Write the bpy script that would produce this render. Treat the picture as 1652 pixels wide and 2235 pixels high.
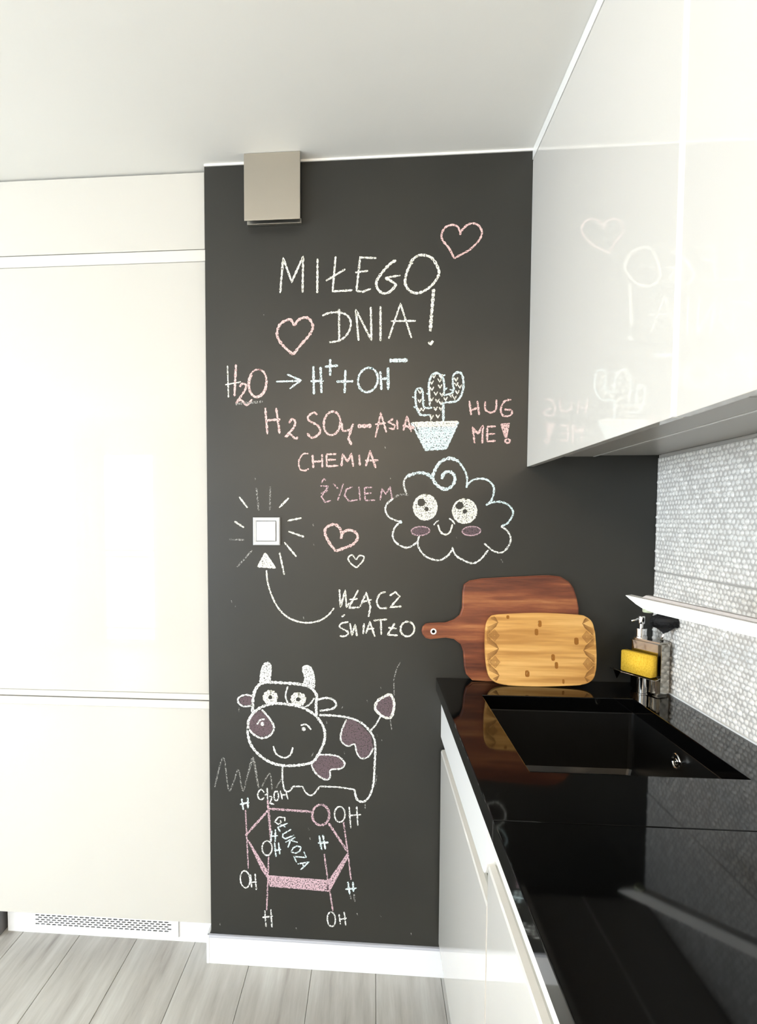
import bpy, bmesh, math, random
from mathutils import Vector, Matrix
random.seed(7)
for o in list(bpy.data.objects): bpy.data.objects.remove(o)
SC = bpy.context.scene
COL = SC.collection
PI = math.pi

# ---------------------------------------------------------------- camera
RW, RH = 1652, 2235
F, PX, PY = 1269.99, 710.72, 1200.92
cam = bpy.data.cameras.new('camera')
camo = bpy.data.objects.new('camera', cam); COL.objects.link(camo)
cam.sensor_fit = 'VERTICAL'; cam.sensor_height = 36.0; cam.sensor_width = 36.0
cam.lens = F/RH*36.0
cam.shift_x = (RW/2-PX)/RH
cam.shift_y = -(RH/2-PY)/RH
cam.clip_start = .02
camo.location = (.51277, -1.77914, 1.43273)
_R = Matrix.Rotation(.0804002, 3, 'Z') @ Matrix.Rotation(-.0531573, 3, 'X') @ Matrix.Rotation(-.0016207, 3, 'Y')
camo.matrix_world = Matrix.Translation(camo.location) @ (_R @ Matrix.Rotation(PI/2, 3, 'X')).to_4x4()
SC.camera = camo

# ---------------------------------------------------------------- world, lamps, exposure
SC.view_settings.view_transform = 'Standard'; SC.view_settings.look = 'None'
SC.view_settings.gamma = 1.0; SC.view_settings.use_curve_mapping = False
SC.view_settings.exposure = 0.34
w = bpy.data.worlds.new('world'); SC.world = w; w.use_nodes = True
w.node_tree.nodes['Background'].inputs[0].default_value = (.75, .86, 1, 1)
w.node_tree.nodes['Background'].inputs[1].default_value = 1.0
SIDE_FILL_STRENGTH = 19.0         # glow of the side window added as fill light
WINDOW_STRENGTH = 11.5      # daylight in the panes
FILL_LAMP_STRENGTH = 74.0        # warm fill lamp added behind the camera
def area(name, loc, target, sx, sy, power, col):
    L = bpy.data.lights.new(name, 'AREA'); L.shape = 'RECTANGLE'; L.size = sx; L.size_y = sy; L.energy = power; L.color = col
    o = bpy.data.objects.new(name, L); COL.objects.link(o); o.location = loc
    o.rotation_euler = (Vector(target)-Vector(loc)).to_track_quat('-Z', 'Y').to_euler()
    return o

# ---------------------------------------------------------------- materials
def mat(name, col, rough=.5, metal=0, ior=1.5, spec=.5, trans=0, emit=None):
    m = bpy.data.materials.new(name); m.use_nodes = True
    b = m.node_tree.nodes['Principled BSDF']
    b.inputs['Base Color'].default_value = (*col, 1); b.inputs['Roughness'].default_value = rough
    b.inputs['Metallic'].default_value = metal; b.inputs['IOR'].default_value = ior
    b.inputs['Specular IOR Level'].default_value = spec
    b.inputs['Transmission Weight'].default_value = trans
    if emit: b.inputs['Emission Color'].default_value = (*emit[:3], 1); b.inputs['Emission Strength'].default_value = emit[3]
    return m
def N(m, t, **k):
    n = m.node_tree.nodes.new(t)
    for a, v in k.items(): setattr(n, a, v)
    return n
def L(m, a, b): m.node_tree.links.new(a, b)
def bsdf(m): return m.node_tree.nodes['Principled BSDF']
def ramp(m, stops):
    r = N(m, 'ShaderNodeValToRGB'); e = r.color_ramp.elements
    while len(e) < len(stops): e.new(.5)
    for i, (p, c) in enumerate(stops): e[i].position = p; e[i].color = (*c, 1)
    return r
def noise_col(m, scale3, nscale, stops, detail=4, bump=0, coord='Object', rnd=False, rough_in=.5):
    tc = N(m, 'ShaderNodeTexCoord'); mp = N(m, 'ShaderNodeMapping'); mp.inputs['Scale'].default_value = scale3
    L(m, tc.outputs[coord], mp.inputs['Vector'])
    n = N(m, 'ShaderNodeTexNoise'); n.inputs['Scale'].default_value = nscale; n.inputs['Detail'].default_value = detail; n.inputs['Roughness'].default_value = rough_in
    if rnd:
        oi = N(m, 'ShaderNodeObjectInfo'); ml = N(m, 'ShaderNodeMath', operation='MULTIPLY'); ml.inputs[1].default_value = 40
        L(m, oi.outputs['Random'], ml.inputs[0]); cb = N(m, 'ShaderNodeCombineXYZ')
        for i in range(3): L(m, ml.outputs[0], cb.inputs[i])
        L(m, cb.outputs[0], mp.inputs['Location'])
    L(m, mp.outputs[0], n.inputs['Vector'])
    r = ramp(m, stops); L(m, n.outputs[0], r.inputs[0]); L(m, r.outputs[0], bsdf(m).inputs['Base Color'])
    if bump:
        bp = N(m, 'ShaderNodeBump'); bp.inputs['Strength'].default_value = bump; bp.inputs['Distance'].default_value = .001
        L(m, n.outputs[0], bp.inputs['Height']); L(m, bp.outputs[0], bsdf(m).inputs['Normal'])
    return r

M = {}
M['gloss'] = mat('gloss_white', (.70, .67, .61), .018)
M['gloss_tall'] = mat('gloss_cream_tall', (.585, .57, .52), .018)
M['grip_tall'] = mat('cream_grip_profile', (.68, .66, .61), .2)
M['white_edge'] = mat('white_edge', (.9, .89, .85), .25)
M['melamine'] = mat('grey_melamine', (.42, .40, .36), .35)
M['channel'] = mat('channel_white', (.80, .78, .70), .4)
M['ceiling'] = mat('ceiling_paint', (.84, .825, .775), .9, spec=.2)
M['wallpaint'] = mat('wall_paint', (.78, .77, .73), .9, spec=.2)
M['board'] = mat('chalkboard_paint', (.03, .03, .026), .42, spec=.5)
noise_col(M['board'], (1, 1, 1), 2.2, [(.3, (.017, .0175, .0155)), (.7, (.026, .0255, .0205))], 3)
M['base'] = mat('baseboard_white', (.85, .86, .87), .3)
M['cap'] = mat('baseboard_cap', (.5, .51, .56), .35)
M['stone'] = mat('black_polished_stone', (.002, .002, .002), .05, spec=.27)
noise_col(M['stone'], (1, 1, 1), 900, [(.5, (.0012, .0012, .0012)), (.8, (.006, .006, .006))], 2)
M['stone_edge'] = M['stone']
M['sink'] = mat('black_composite', (.008, .008, .008), .28)
M['steel'] = mat('brushed_steel', (.52, .49, .43), .38, 1)
M['chrome'] = mat('chrome', (.85, .85, .85), .06, 1)
M['smoke'] = mat('dark_chrome', (.42, .39, .34), .07, 1)
M['plastic'] = mat('white_plastic', (.86, .86, .84), .3)
M['plastic_frame'] = mat('pale_grey_plastic', (.66, .67, .68), .35)
M['faucet'] = mat('white_lacquer', (.93, .93, .90), .2)
M['faucet_top'] = mat('grey_lacquer', (.42, .38, .35), .4)
M['dark'] = mat('dark_void', (.01, .01, .012), .8)
M['greyp'] = mat('dark_grey_plinth', (.16, .155, .16), .6)
M['clear'] = mat('green_clear_plastic', (.45, .5, .35), .2)
M['bristle'] = mat('black_bristle', (.006, .006, .007), .7)
M['grout'] = mat('grout', (.5, .48, .44), .8)
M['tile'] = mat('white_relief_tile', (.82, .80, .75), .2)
M['tile_base_shaded'] = mat('tile_body_shaded', (.60, .575, .53), .35)  # greyer than the bumps: shade of the recesses put into the colour
M['sealant'] = mat('white_sealant', (.85, .85, .83), .4)
M['sponge'] = mat('yellow_sponge', (.86, .6, .06), .95, spec=.1)
noise_col(M['sponge'], (1, 1, 1), 260, [(.3, (.80, .46, .03)), (.6, (.95, .62, .07))], 4, bump=.8)
M['floor_base'] = mat('floor_subbase', (.2, .185, .165), .9)
M['plank'] = mat('grey_oak_laminate', (.4, .38, .34), .38)
r = noise_col(M['plank'], (11, .9, 1), 2.2, [(.28, (.27, .25, .225)), (.42, (.39, .375, .34)), (.56, (.46, .45, .415)), (.72, (.55, .55, .51))], 7, bump=.12, rnd=True, rough_in=.62)
M['acacia'] = mat('red_brown_wood', (.3, .1, .04), .42)
noise_col(M['acacia'], (1.2, 1, 13), 2.3, [(.30, (.06, .013, .006)), (.42, (.15, .038, .015)), (.52, (.23, .065, .025)), (.62, (.36, .125, .045)), (.74, (.55, .26, .10))], 6, bump=.15, rough_in=.6)
M['bamboo'] = mat('bamboo_wood', (.7, .4, .12), .4)
noise_col(M['bamboo'], (1.2, 1, 22), 2.4, [(.36, (.50, .235, .05)), (.5, (.68, .36, .095)), (.62, (.80, .47, .15))], 5, bump=.06)
M['knot'] = mat('bamboo_knot', (.33, .13, .025), .5)
M['burn'] = mat('burnt_line', (.27, .115, .02), .6)
M['curtain'] = mat('sheer_curtain', (.8, .78, .74), .9)
M['pane'] = mat('daylit_pane', (0, 0, 0), .1, emit=(.78, .88, 1.0, WINDOW_STRENGTH))
M['pane_side_fill'] = mat('side_fill_pane', (0, 0, 0), .1, emit=(.78, .88, 1.0, SIDE_FILL_STRENGTH))
M['fill_lamp_glow'] = mat('fill_lamp_diffuser', (.9, .85, .75), .4, emit=(1, .78, .54, FILL_LAMP_STRENGTH))
CHALK = {'white': ((.88, .90, .86), .62), 'pink': ((.88, .58, .56), .64), 'blue': ((.72, .88, .90), .64), 'mauve': ((.62, .44, .49), .58),
         'plum': ((.135, .10, .11), .62), 'cream': ((.92, .91, .80), .64), 'faint': ((.36, .36, .34), .46)}
def chalk_mat(name, col, cover, sc3=(1, 1, 1), ns=260):
    m = mat(name, col, .95, spec=.05)
    tc = N(m, 'ShaderNodeTexCoord'); mp = N(m, 'ShaderNodeMapping'); mp.inputs['Scale'].default_value = sc3
    n = N(m, 'ShaderNodeTexNoise'); n.inputs['Scale'].default_value = ns; n.inputs['Detail'].default_value = 3; n.inputs['Roughness'].default_value = .6
    L(m, tc.outputs['Object'], mp.inputs[0]); L(m, mp.outputs[0], n.inputs['Vector'])
    mr = N(m, 'ShaderNodeMapRange'); mr.inputs[1].default_value = .5-(cover-.5)*.45-.07; mr.inputs[2].default_value = .5-(cover-.5)*.45+.07
    L(m, n.outputs[0], mr.inputs[0]); tr = N(m, 'ShaderNodeBsdfTransparent'); mx = N(m, 'ShaderNodeMixShader')
    L(m, mr.outputs[0], mx.inputs[0]); L(m, tr.outputs[0], mx.inputs[1]); L(m, bsdf(m).outputs[0], mx.inputs[2])
    L(m, mx.outputs[0], m.node_tree.nodes['Material Output'].inputs[0]); return m
for k, (c, cv) in CHALK.items():
    M['chalk_'+k] = chalk_mat('chalk_'+k, c, cv+.02)
    M['rub_'+k] = chalk_mat('chalk_rubbed_'+k, c, {'plum': .74, 'mauve': .62}.get(k, .62), (1, 1, 1), 240)

# ---------------------------------------------------------------- helpers
def link(name, me, m=None, parent=None):
    o = bpy.data.objects.new(name, me); COL.objects.link(o)
    if m is not None: me.materials.append(M[m] if isinstance(m, str) else m)
    if parent: o.parent = parent
    return o
def mesh(name, vs, fs, m, parent=None, smooth=False):
    me = bpy.data.meshes.new(name); me.from_pydata(vs, [], fs); me.update()
    if smooth:
        for p_ in me.polygons: p_.use_smooth = True
    return link(name, me, m, parent)
def frombm(name, bm, m, parent=None, smooth=False):
    bmesh.ops.recalc_face_normals(bm, faces=bm.faces)
    me = bpy.data.meshes.new(name); bm.to_mesh(me); bm.free()
    if smooth:
        for p_ in me.polygons: p_.use_smooth = True
    return link(name, me, m, parent)
def bbox(bm, x0, x1, y0, y1, z0, z1, bev=0, seg=2):
    r = bmesh.ops.create_cube(bm, size=1, matrix=Matrix.Translation(((x0+x1)/2, (y0+y1)/2, (z0+z1)/2)) @ Matrix.Diagonal((x1-x0, y1-y0, z1-z0, 1)))
    if bev:
        es = list({e for v in r['verts'] for e in v.link_edges})
        bmesh.ops.bevel(bm, geom=es, offset=bev, segments=seg, affect='EDGES', profile=.5)
def box(name, x0, x1, y0, y1, z0, z1, m, parent=None, bev=0, seg=2):
    bm = bmesh.new(); bbox(bm, x0, x1, y0, y1, z0, z1, bev, seg); return frombm(name, bm, m, parent)
def extrude_outline(name, pts, y0, y1, m, parent=None, bev=0, xf=None, seg=3):
    """outline in (x, z) extruded from y0 (front) to y1"""
    bm = bmesh.new(); vs = [bm.verts.new((x, y0, z)) for x, z in pts]
    f = bm.faces.new(vs); r = bmesh.ops.extrude_face_region(bm, geom=[f])
    for v in r['geom']:
        if isinstance(v, bmesh.types.BMVert): v.co.y = y1
    if bev:
        es = [e for e in bm.edges if abs(e.verts[0].co.y-e.verts[1].co.y) < 1e-7]
        bmesh.ops.bevel(bm, geom=es, offset=bev, segments=seg, affect='EDGES', profile=.5)
    if xf: bmesh.ops.transform(bm, matrix=xf, verts=bm.verts)
    return frombm(name, bm, m, parent)
def lathe(name, prof, c, m, parent=None, n=32, smooth=True, cap=True):
    vs, fs = [], []
    for r_, z in prof:
        for i in range(n): a = 2*PI*i/n; vs.append((c[0]+r_*math.cos(a), c[1]+r_*math.sin(a), c[2]+z))
    for j in range(len(prof)-1):
        for i in range(n): k = (i+1) % n; fs.append((j*n+i, j*n+k, (j+1)*n+k, (j+1)*n+i))
    if cap: fs.append(tuple(range(n-1, -1, -1))); fs.append(tuple((len(prof)-1)*n+i for i in range(n)))
    o = mesh(name, vs, fs, m, parent)
    if smooth:
        for p_ in o.data.polygons:
            if len(p_.vertices) == 4: p_.use_smooth = True
        o.data.set_sharp_from_angle(angle=.7) if hasattr(o.data, 'set_sharp_from_angle') else None
    return o
def thing(name, label, cat, loc=(0, 0, 0), group=None):
    o = bpy.data.objects.new(name, None); COL.objects.link(o); o.location = loc; o.empty_display_size = .05
    o['label'] = label; o['category'] = cat
    if group: o['group'] = group
    return o
def keep(o):   # parts are authored in world space; hang them on an Empty placed at the thing's base
    for ch in o.children:
        ch.location = ch.location - o.location
def struct(o, **k):
    o['kind'] = 'structure'
    for a, v in k.items(): o[a] = v
    return o
# semi-transparent stain for the bamboo nodes
M['knotmix'] = chalk_mat('bamboo_node_stain', (.34, .14, .03), .80, (1, 1, .3), 300)

# ---------------------------------------------------------------- key numbers (metres)
H = 2.5
XC, XD, XU, XR = .7085, .7249, .9673, 1.3398      # worktop front, base fronts, wall cabinet fronts, tiled wall
ZC, T = .9498, .0392                               # worktop top, thickness
ZU, ZU2, ZD = 1.5888, 1.6209, .1155
YF, YP = .0289, .0796                              # tall cabinet fronts, its plinth
XL, YR = -4.3, -4.4                                # far sides of the room

# ---------------------------------------------------------------- room shell
wall = struct(box('wall_back', 0, XR+.12, 0, .7, 0, H, 'board'), label='matt black chalkboard wall covered in chalk writing and drawings')
struct(box('wall_back_left', XL, 0, .62, .74, 0, H, 'wallpaint'))
wr = struct(box('wall_right', XR+.009, XR+.12, YR, 0, 0, H, 'wallpaint'))
struct(box('wall_left', XL-.12, XL, YR, .74, 0, H, 'wallpaint'))
struct(box('ceiling', XL-.12, XR+.12, YR-.12, .74, H, H+.1, 'ceiling'))
floor = struct(box('floor', XL-.12, XR+.12, YR-.12, .74, -.05, -.006, 'floor_base'))
struct(box('trim_1', 0, XU, -.004, 0, H-.006, H, 'white_edge'))
# laminate planks, running away from the camera
PWID = .2032; x = .1245-22*PWID; ci = 0; rnd = random.Random(3)
while x < XR:
    x1 = min(x+PWID, XR+.1)
    y = -.42 - rnd.uniform(0, .9); lo = YR
    ys = [.62]
    while y > lo: ys.append(y); y -= 1.285
    ys.append(lo)
    for a, b in zip(ys[:-1], ys[1:]):
        if a-b < .02: continue
        bm = bmesh.new(); bbox(bm, -(x1-x)/2+.0006, (x1-x)/2-.0006, -(a-b)/2+.0006, (a-b)/2-.0006, -.008, 0)
        te = [e for e in bm.edges if all(v.co.z > -.001 for v in e.verts)]
        bmesh.ops.bevel(bm, geom=te, offset=.0012, segments=1, affect='EDGES')
        o = frombm('plank', bm, 'plank', floor); o.location = ((x+x1)/2, (a+b)/2, 0)
    x = x1
# rear wall with window and balcony door (behind the camera, mirrored by the glossy fronts)
W1, W2 = (-3.95, -2.75, .87, 2.22), (-2.49, -1.85, .04, 2.18)
bm = bmesh.new()
xs = [XL-.12, W1[0], W1[1], W2[0], W2[1], XR+.12]
bbox(bm, xs[0], xs[1], YR-.12, YR, 0, H); bbox(bm, xs[1], xs[2], YR-.12, YR, 0, W1[2]); bbox(bm, xs[1], xs[2], YR-.12, YR, W1[3], H)
bbox(bm, xs[2], xs[3], YR-.12, YR, 0, H); bbox(bm, xs[3], xs[4], YR-.12, YR, 0, W2[2]); bbox(bm, xs[3], xs[4], YR-.12, YR, W2[3], H); bbox(bm, xs[4], xs[5], YR-.12, YR, 0, H)
struct(frombm('wall_rear', bm, 'wallpaint'))
def window(name, x0, x1, z0, z1, rails, label):
    bm = bmesh.new(); f = .05
    for a in ((x0, x0+f, z0, z1), (x1-f, x1, z0, z1), (x0+f, x1-f, z0, z0+f), (x0+f, x1-f, z1-f, z1)): bbox(bm, a[0], a[1], YR-.07, YR-.01, a[2], a[3])
    fr = struct(frombm(name, bm, 'plastic'), label=label)
    box('pane', x0+f, x1-f, YR-.055, YR-.045, z0+f, z1-f, 'pane', fr)
    for k, zr in enumerate(rails): box('rail', x0+f, x1-f, YR-.035, YR-.02, zr, zr+.025, 'wallpaint', fr)
    return fr
window('window_1', *W1, (1.05, 1.12), 'white framed window seen only as a reflection')
window('door_1', *W2, (1.0, 1.07, .2), 'white framed glazed balcony door seen only as a reflection')
# unseen side window, added to throw soft light from the left
W3 = (-3.6, -1.5, .8, 2.25)
bm = bmesh.new(); f = .06
for a in ((W3[0], W3[0]+f, W3[2], W3[3]), (W3[1]-f, W3[1], W3[2], W3[3]), (W3[0]+f, W3[1]-f, W3[2], W3[2]+f), (W3[0]+f, W3[1]-f, W3[3]-f, W3[3]), (-2.58, -2.52, W3[2]+f, W3[3]-f)):
    bbox(bm, XL, XL+.05, a[0], a[1], a[2], a[3])
w3 = struct(frombm('added_side_window', bm, 'plastic'))
box('pane', XL+.001, XL+.02, W3[0]+f, -2.59, W3[2]+f, W3[3]-f, 'pane_side_fill', w3); box('pane', XL+.001, XL+.02, -2.51, W3[1]-f, W3[2]+f, W3[3]-f, 'pane_side_fill', w3)
def curtain(x0, x1, z0, z1, y, label):
    n = int((x1-x0)/.012); vs, fs = [], []
    for i in range(n+1):
        x = x0+(x1-x0)*i/n; yy = y+.02*math.sin(i*.9)+.008*math.sin(i*.37)
        vs += [(x, yy, z0), (x, yy, z1), (x, yy+.0015, z0), (x, yy+.0015, z1)]
    for i in range(n):
        a = 4*i; fs += [(a, a+4, a+5, a+1), (a+2, a+3, a+7, a+6), (a+1, a+5, a+7, a+3), (a, a+2, a+6, a+4)]
    o = mesh('curtain', vs, fs, 'curtain', None, True); o['label'] = label; o['category'] = 'curtain'; return o
curtain(-2.76, -2.5, .02, 2.38, YR+.06, 'pale curtain hanging between the rear window and the balcony door')
curtain(-1.84, -1.6, .02, 2.38, YR+.06, 'pale curtain hanging at the right of the balcony door')
t = thing('added_fill_lamp', 'globe pendant lamp added unseen behind the camera for warm fill light', 'lamp', (0.3, -3.2, H))  # added lamp, out of view; brightens and warms the ceiling
lathe('canopy', [(.05, -.001), (.05, -.02), (.01, -.03)], (0.3, -3.2, H), 'plastic', t)
lathe('cord', [(.003, -.03), (.003, -.28)], (0.3, -3.2, H), 'dark', t, 10)
lathe('globe', [(.02, -.28)]+[(.14*math.sin(a), -.42+.14*math.cos(a)) for a in [PI*k/12 for k in range(1, 12)]]+[(.01, -.56)], (0.3, -3.2, H), 'fill_lamp_glow', t); keep(t)

# ---------------------------------------------------------------- baseboard under the chalkboard
bb_ = struct(box('baseboard_back', -.012, XD+.02, -.009, .001, 0, .086, 'base', bev=.001))
box('top_cap', -.012, XD+.02, -.010, .001, .0862, .0945, 'cap', bb_, bev=.002)['label'] = 'grey plastic top strip'
box('end_cap', -.0135, -.004, -.0105, .08, 0, .0945, 'base', bb_, bev=.002)
# the low dark plinth running forward past the end of the tall cabinet
struct(box('trim_2', -1.4, -.757, .045, .62, 0, .1, 'greyp'))

# ---------------------------------------------------------------- tiled splashback
def relief_mesh(w_, h_):
    vs, fs = [], []; r = random.Random(11); sy, sz = .0158, .0124
    nz = int(h_/sz); ny = int(w_/sy)
    for j in range(nz):
        for i in range(ny):
            cy = (i+.5+(.5 if j % 2 else 0)-.25)*sy*w_/(ny*sy)+r.uniform(-.0015, .0015); cz = (j+.5)*h_/nz+r.uniform(-.001, .001)
            big = r.random(); ra = .0062+.0032*big; rb = .0052+.0020*big; hh = .0014+.0050*big*big; jj = [r.uniform(.8, 1.15) for _ in range(8)]
            cy = min(max(cy, ra), w_-ra); cz = min(max(cz, rb), h_-rb); b = len(vs)
            for (q, hq) in ((1, 0), (.66, .62)):
                for k in range(8): a = 2*PI*k/8; vs.append((-hh*hq, -min(max(cy+ra*q*jj[k]*math.cos(a), 0), w_), min(max(cz+rb*q*jj[k]*math.sin(a), 0), h_)))
            vs.append((-hh, -cy, cz))
            for k in range(8):
                k2 = (k+1) % 8; fs.append((b+k, b+k2, b+8+k2, b+8+k)); fs.append((b+8+k, b+8+k2, b+16))
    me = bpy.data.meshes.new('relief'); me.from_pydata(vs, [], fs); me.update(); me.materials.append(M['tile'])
    for p_ in me.polygons: p_.use_smooth = True
    return me
TH, TW = .3275, .5985
rel = relief_mesh(TW, TH); tb = None
box('grout_bed', XR+.003, XR+.009, -2.41, -.0005, ZC, ZU2, 'grout', wr)
for row in range(2):
    for c_ in range(4):
        z0 = ZC+.004+row*(TH+.003); y0 = -.001-c_*(TW+.002)
        if tb is None:
            o = box('tile', 0, .006, -TW, 0, 0, TH, 'tile_base_shaded', wr, bev=.0008, seg=1); tb = o.data
        else:
            o = bpy.data.objects.new('tile', tb); COL.objects.link(o); o.parent = wr
        o.location = (XR, y0, z0)
        q = bpy.data.objects.new('relief', rel); COL.objects.link(q); q.parent = o; q['kind'] = 'stuff'
box('sealant_bead', XR-.004, XR+.003, -2.4, -.001, ZC-.001, ZC+.0042, 'sealant', wr)

# ---------------------------------------------------------------- tall built-in fridge cabinet
t = thing('tall_cabinet', 'tall glossy cream-white built-in cabinet left of the chalkboard wall', 'cabinet', (-.38, .3, 0))
CX0, CX1 = -.7445, -.0095
box('carcass', CX0, CX1, .049, .61, .1, 2.496, 'white_edge', t)
d1 = box('door', CX0-.03, CX1+.001, YF, YF+.019, .1055, .8226, 'gloss_tall', t, bev=.0008)
box('grip_profile', CX0-.03, -.0035, YF-.006, YF+.019, .8230, .8486, 'grip_tall', d1, bev=.002)
d2 = box('door', CX0-.03, CX1+.001, YF, YF+.019, .8712, 2.2276, 'gloss_tall', t, bev=.0008)
box('grip_profile', CX0-.03, -.0035, YF-.006, YF+.019, .8522, .8708, 'grip_tall', d2, bev=.002)
box('grip_profile', CX0-.03, -.0035, YF-.004, YF+.019, 2.2280, 2.2625, 'grip_tall', d2, bev=.002)
box('top_panel', CX0-.03, CX1+.001, YF-.001, YF+.019, 2.2655, 2.4945, 'gloss_tall', t, bev=.0008)
pl = box('plinth', CX0, CX1+.004, YP, YP+.015, .0, .104, 'base', t)
# ventilation grille: plate with five staggered rows of slots in front of a dark back
GX0, GX1 = -.657, -.135
g = box('grille_back', GX0, GX1, YP-.002, YP+.001, .016, .082, 'dark', t)
g.name = 'ventilation_grille'
bm = bmesh.new(); ya, yb = YP-.0050, YP-.0015
rows = [.0660, .0582, .0504, .0426, .0348]; sh = .0050; px_ = .0199; sw_ = .0138
bbox(bm, GX0, GX1, ya, yb, rows[0]+sh/2, .082); bbox(bm, GX0, GX1, ya, yb, .016, rows[-1]-sh/2)
for a, b in zip(rows[:-1], rows[1:]): bbox(bm, GX0, GX1, ya, yb, b+sh/2, a-sh/2)
for j, zr in enumerate(rows):
    off = 0 if j % 2 == 0 else px_/2
    s0 = GX0+.016+off; prev = GX0
    for k in range(24):
        a = s0+k*px_; bbox(bm, prev, a, ya, yb, zr-sh/2, zr+sh/2); prev = a+sw_
    bbox(bm, prev, GX1, ya, yb, zr-sh/2, zr+sh/2)
frombm('slotted_plate', bm, 'base', g)
keep(t)

# ---------------------------------------------------------------- vent cover by the ceiling
t = thing('vent_cover', 'square brushed-metal cover box at the top of the chalkboard wall under the ceiling', 'cover', (.214, 0, 2.3))
box('front_plate', .1310, .2968, -.045, -.041, 2.3085, H-.001, 'steel', t, bev=.0008)
box('housing', .1370, .2930, -.041, -.006, 2.326, H-.001, 'dark', t)
box('back_lip', .1330, .2960, -.013, -.001, 2.313, 2.326, 'steel', t, bev=.001); keep(t)

# ---------------------------------------------------------------- light switch
t = thing('light_switch', 'square white light switch among chalk sun rays on the black wall', 'switch', (.187, 0, 1.395))
bm = bmesh.new(); fx0, fx1, fz0, fz1 = .1452, .2288, 1.3528, 1.4380; ix0, ix1, iz0, iz1 = .1565, .2165, 1.3655, 1.4265
vs = []
for (a0, a1, b0, b1, y) in ((fx0, fx1, fz0, fz1, 0), (fx0, fx1, fz0, fz1, -.007), (fx0+.003, fx1-.003, fz0+.003, fz1-.003, -.010), (ix0-.002, ix1+.002, iz0-.002, iz1+.002, -.008), (ix0, ix1, iz0, iz1, -.003)):
    vs += [(a0, y, b0), (a1, y, b0), (a1, y, b1), (a0, y, b1)]
fs = [(4*j+k, 4*j+(k+1) % 4, 4*j+4+(k+1) % 4, 4*j+4+k) for j in range(4) for k in range(4)] + [(0, 1, 2, 3)]
mesh('frame', vs, fs, 'plastic_frame', t)
extrude_outline('rocker', [(ix0+.0008, iz0+.0008), (ix1-.0008, iz0+.0008), (ix1-.0008, iz1-.0008), (ix0+.0008, iz1-.0008)], -.0105, -.002, 'plastic', t, bev=.0008); keep(t)

# ---------------------------------------------------------------- wall cabinets
def wall_cabinet(y1, y0, dx, label):
    t = thing('wall_cabinet', label, 'cabinet', (1.15, (y0+y1)/2, ZU2), 'wall cabinets above the worktop')
    box('carcass', XU+.0215, XR-.001, y0, y1, ZU2, H-.002, 'melamine', t)
    bm = bmesh.new(); bbox(bm, XU+dx, XU+.019+dx, y0+.0042, y1-.0042, ZU, 2.4665, .0008)
    dr = frombm('door', bm, 'gloss', t)
    box('edge_band', XU+dx+.0006, XU+.0185+dx, y0+.0004, y0+.0042, ZU+.001, 2.466, 'white_edge', dr)
    box('edge_band', XU+dx+.0006, XU+.0185+dx, y1-.0042, y1-.0004, ZU+.001, 2.466, 'white_edge', dr)
    box('bottom_rail', 1.1560, 1.1625, y0+.002, y1-.002, ZU2-.004, ZU2, 'white_edge', t)
    box('bottom_panel', XU+.0215, 1.1555, y0+.0015, y1-.0015, ZU2-.003, ZU2-.0001, 'melamine', t)
    keep(t); return t
YS1 = -.8416
wall_cabinet(-.001, YS1, 0, 'glossy white wall cabinet against the chalkboard wall')
wall_cabinet(YS1-.001, YS1-.85, .0035, 'glossy white wall cabinet nearest the camera, right of the vertical seam')
o = box('cabinet_filler', XU-.001, XU+.018, -1.70, -.001, 2.4690, H-.001, 'white_edge'); o['label'] = 'thin white filler strip between the wall cabinets and the ceiling'; o['category'] = 'trim strip'

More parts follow.
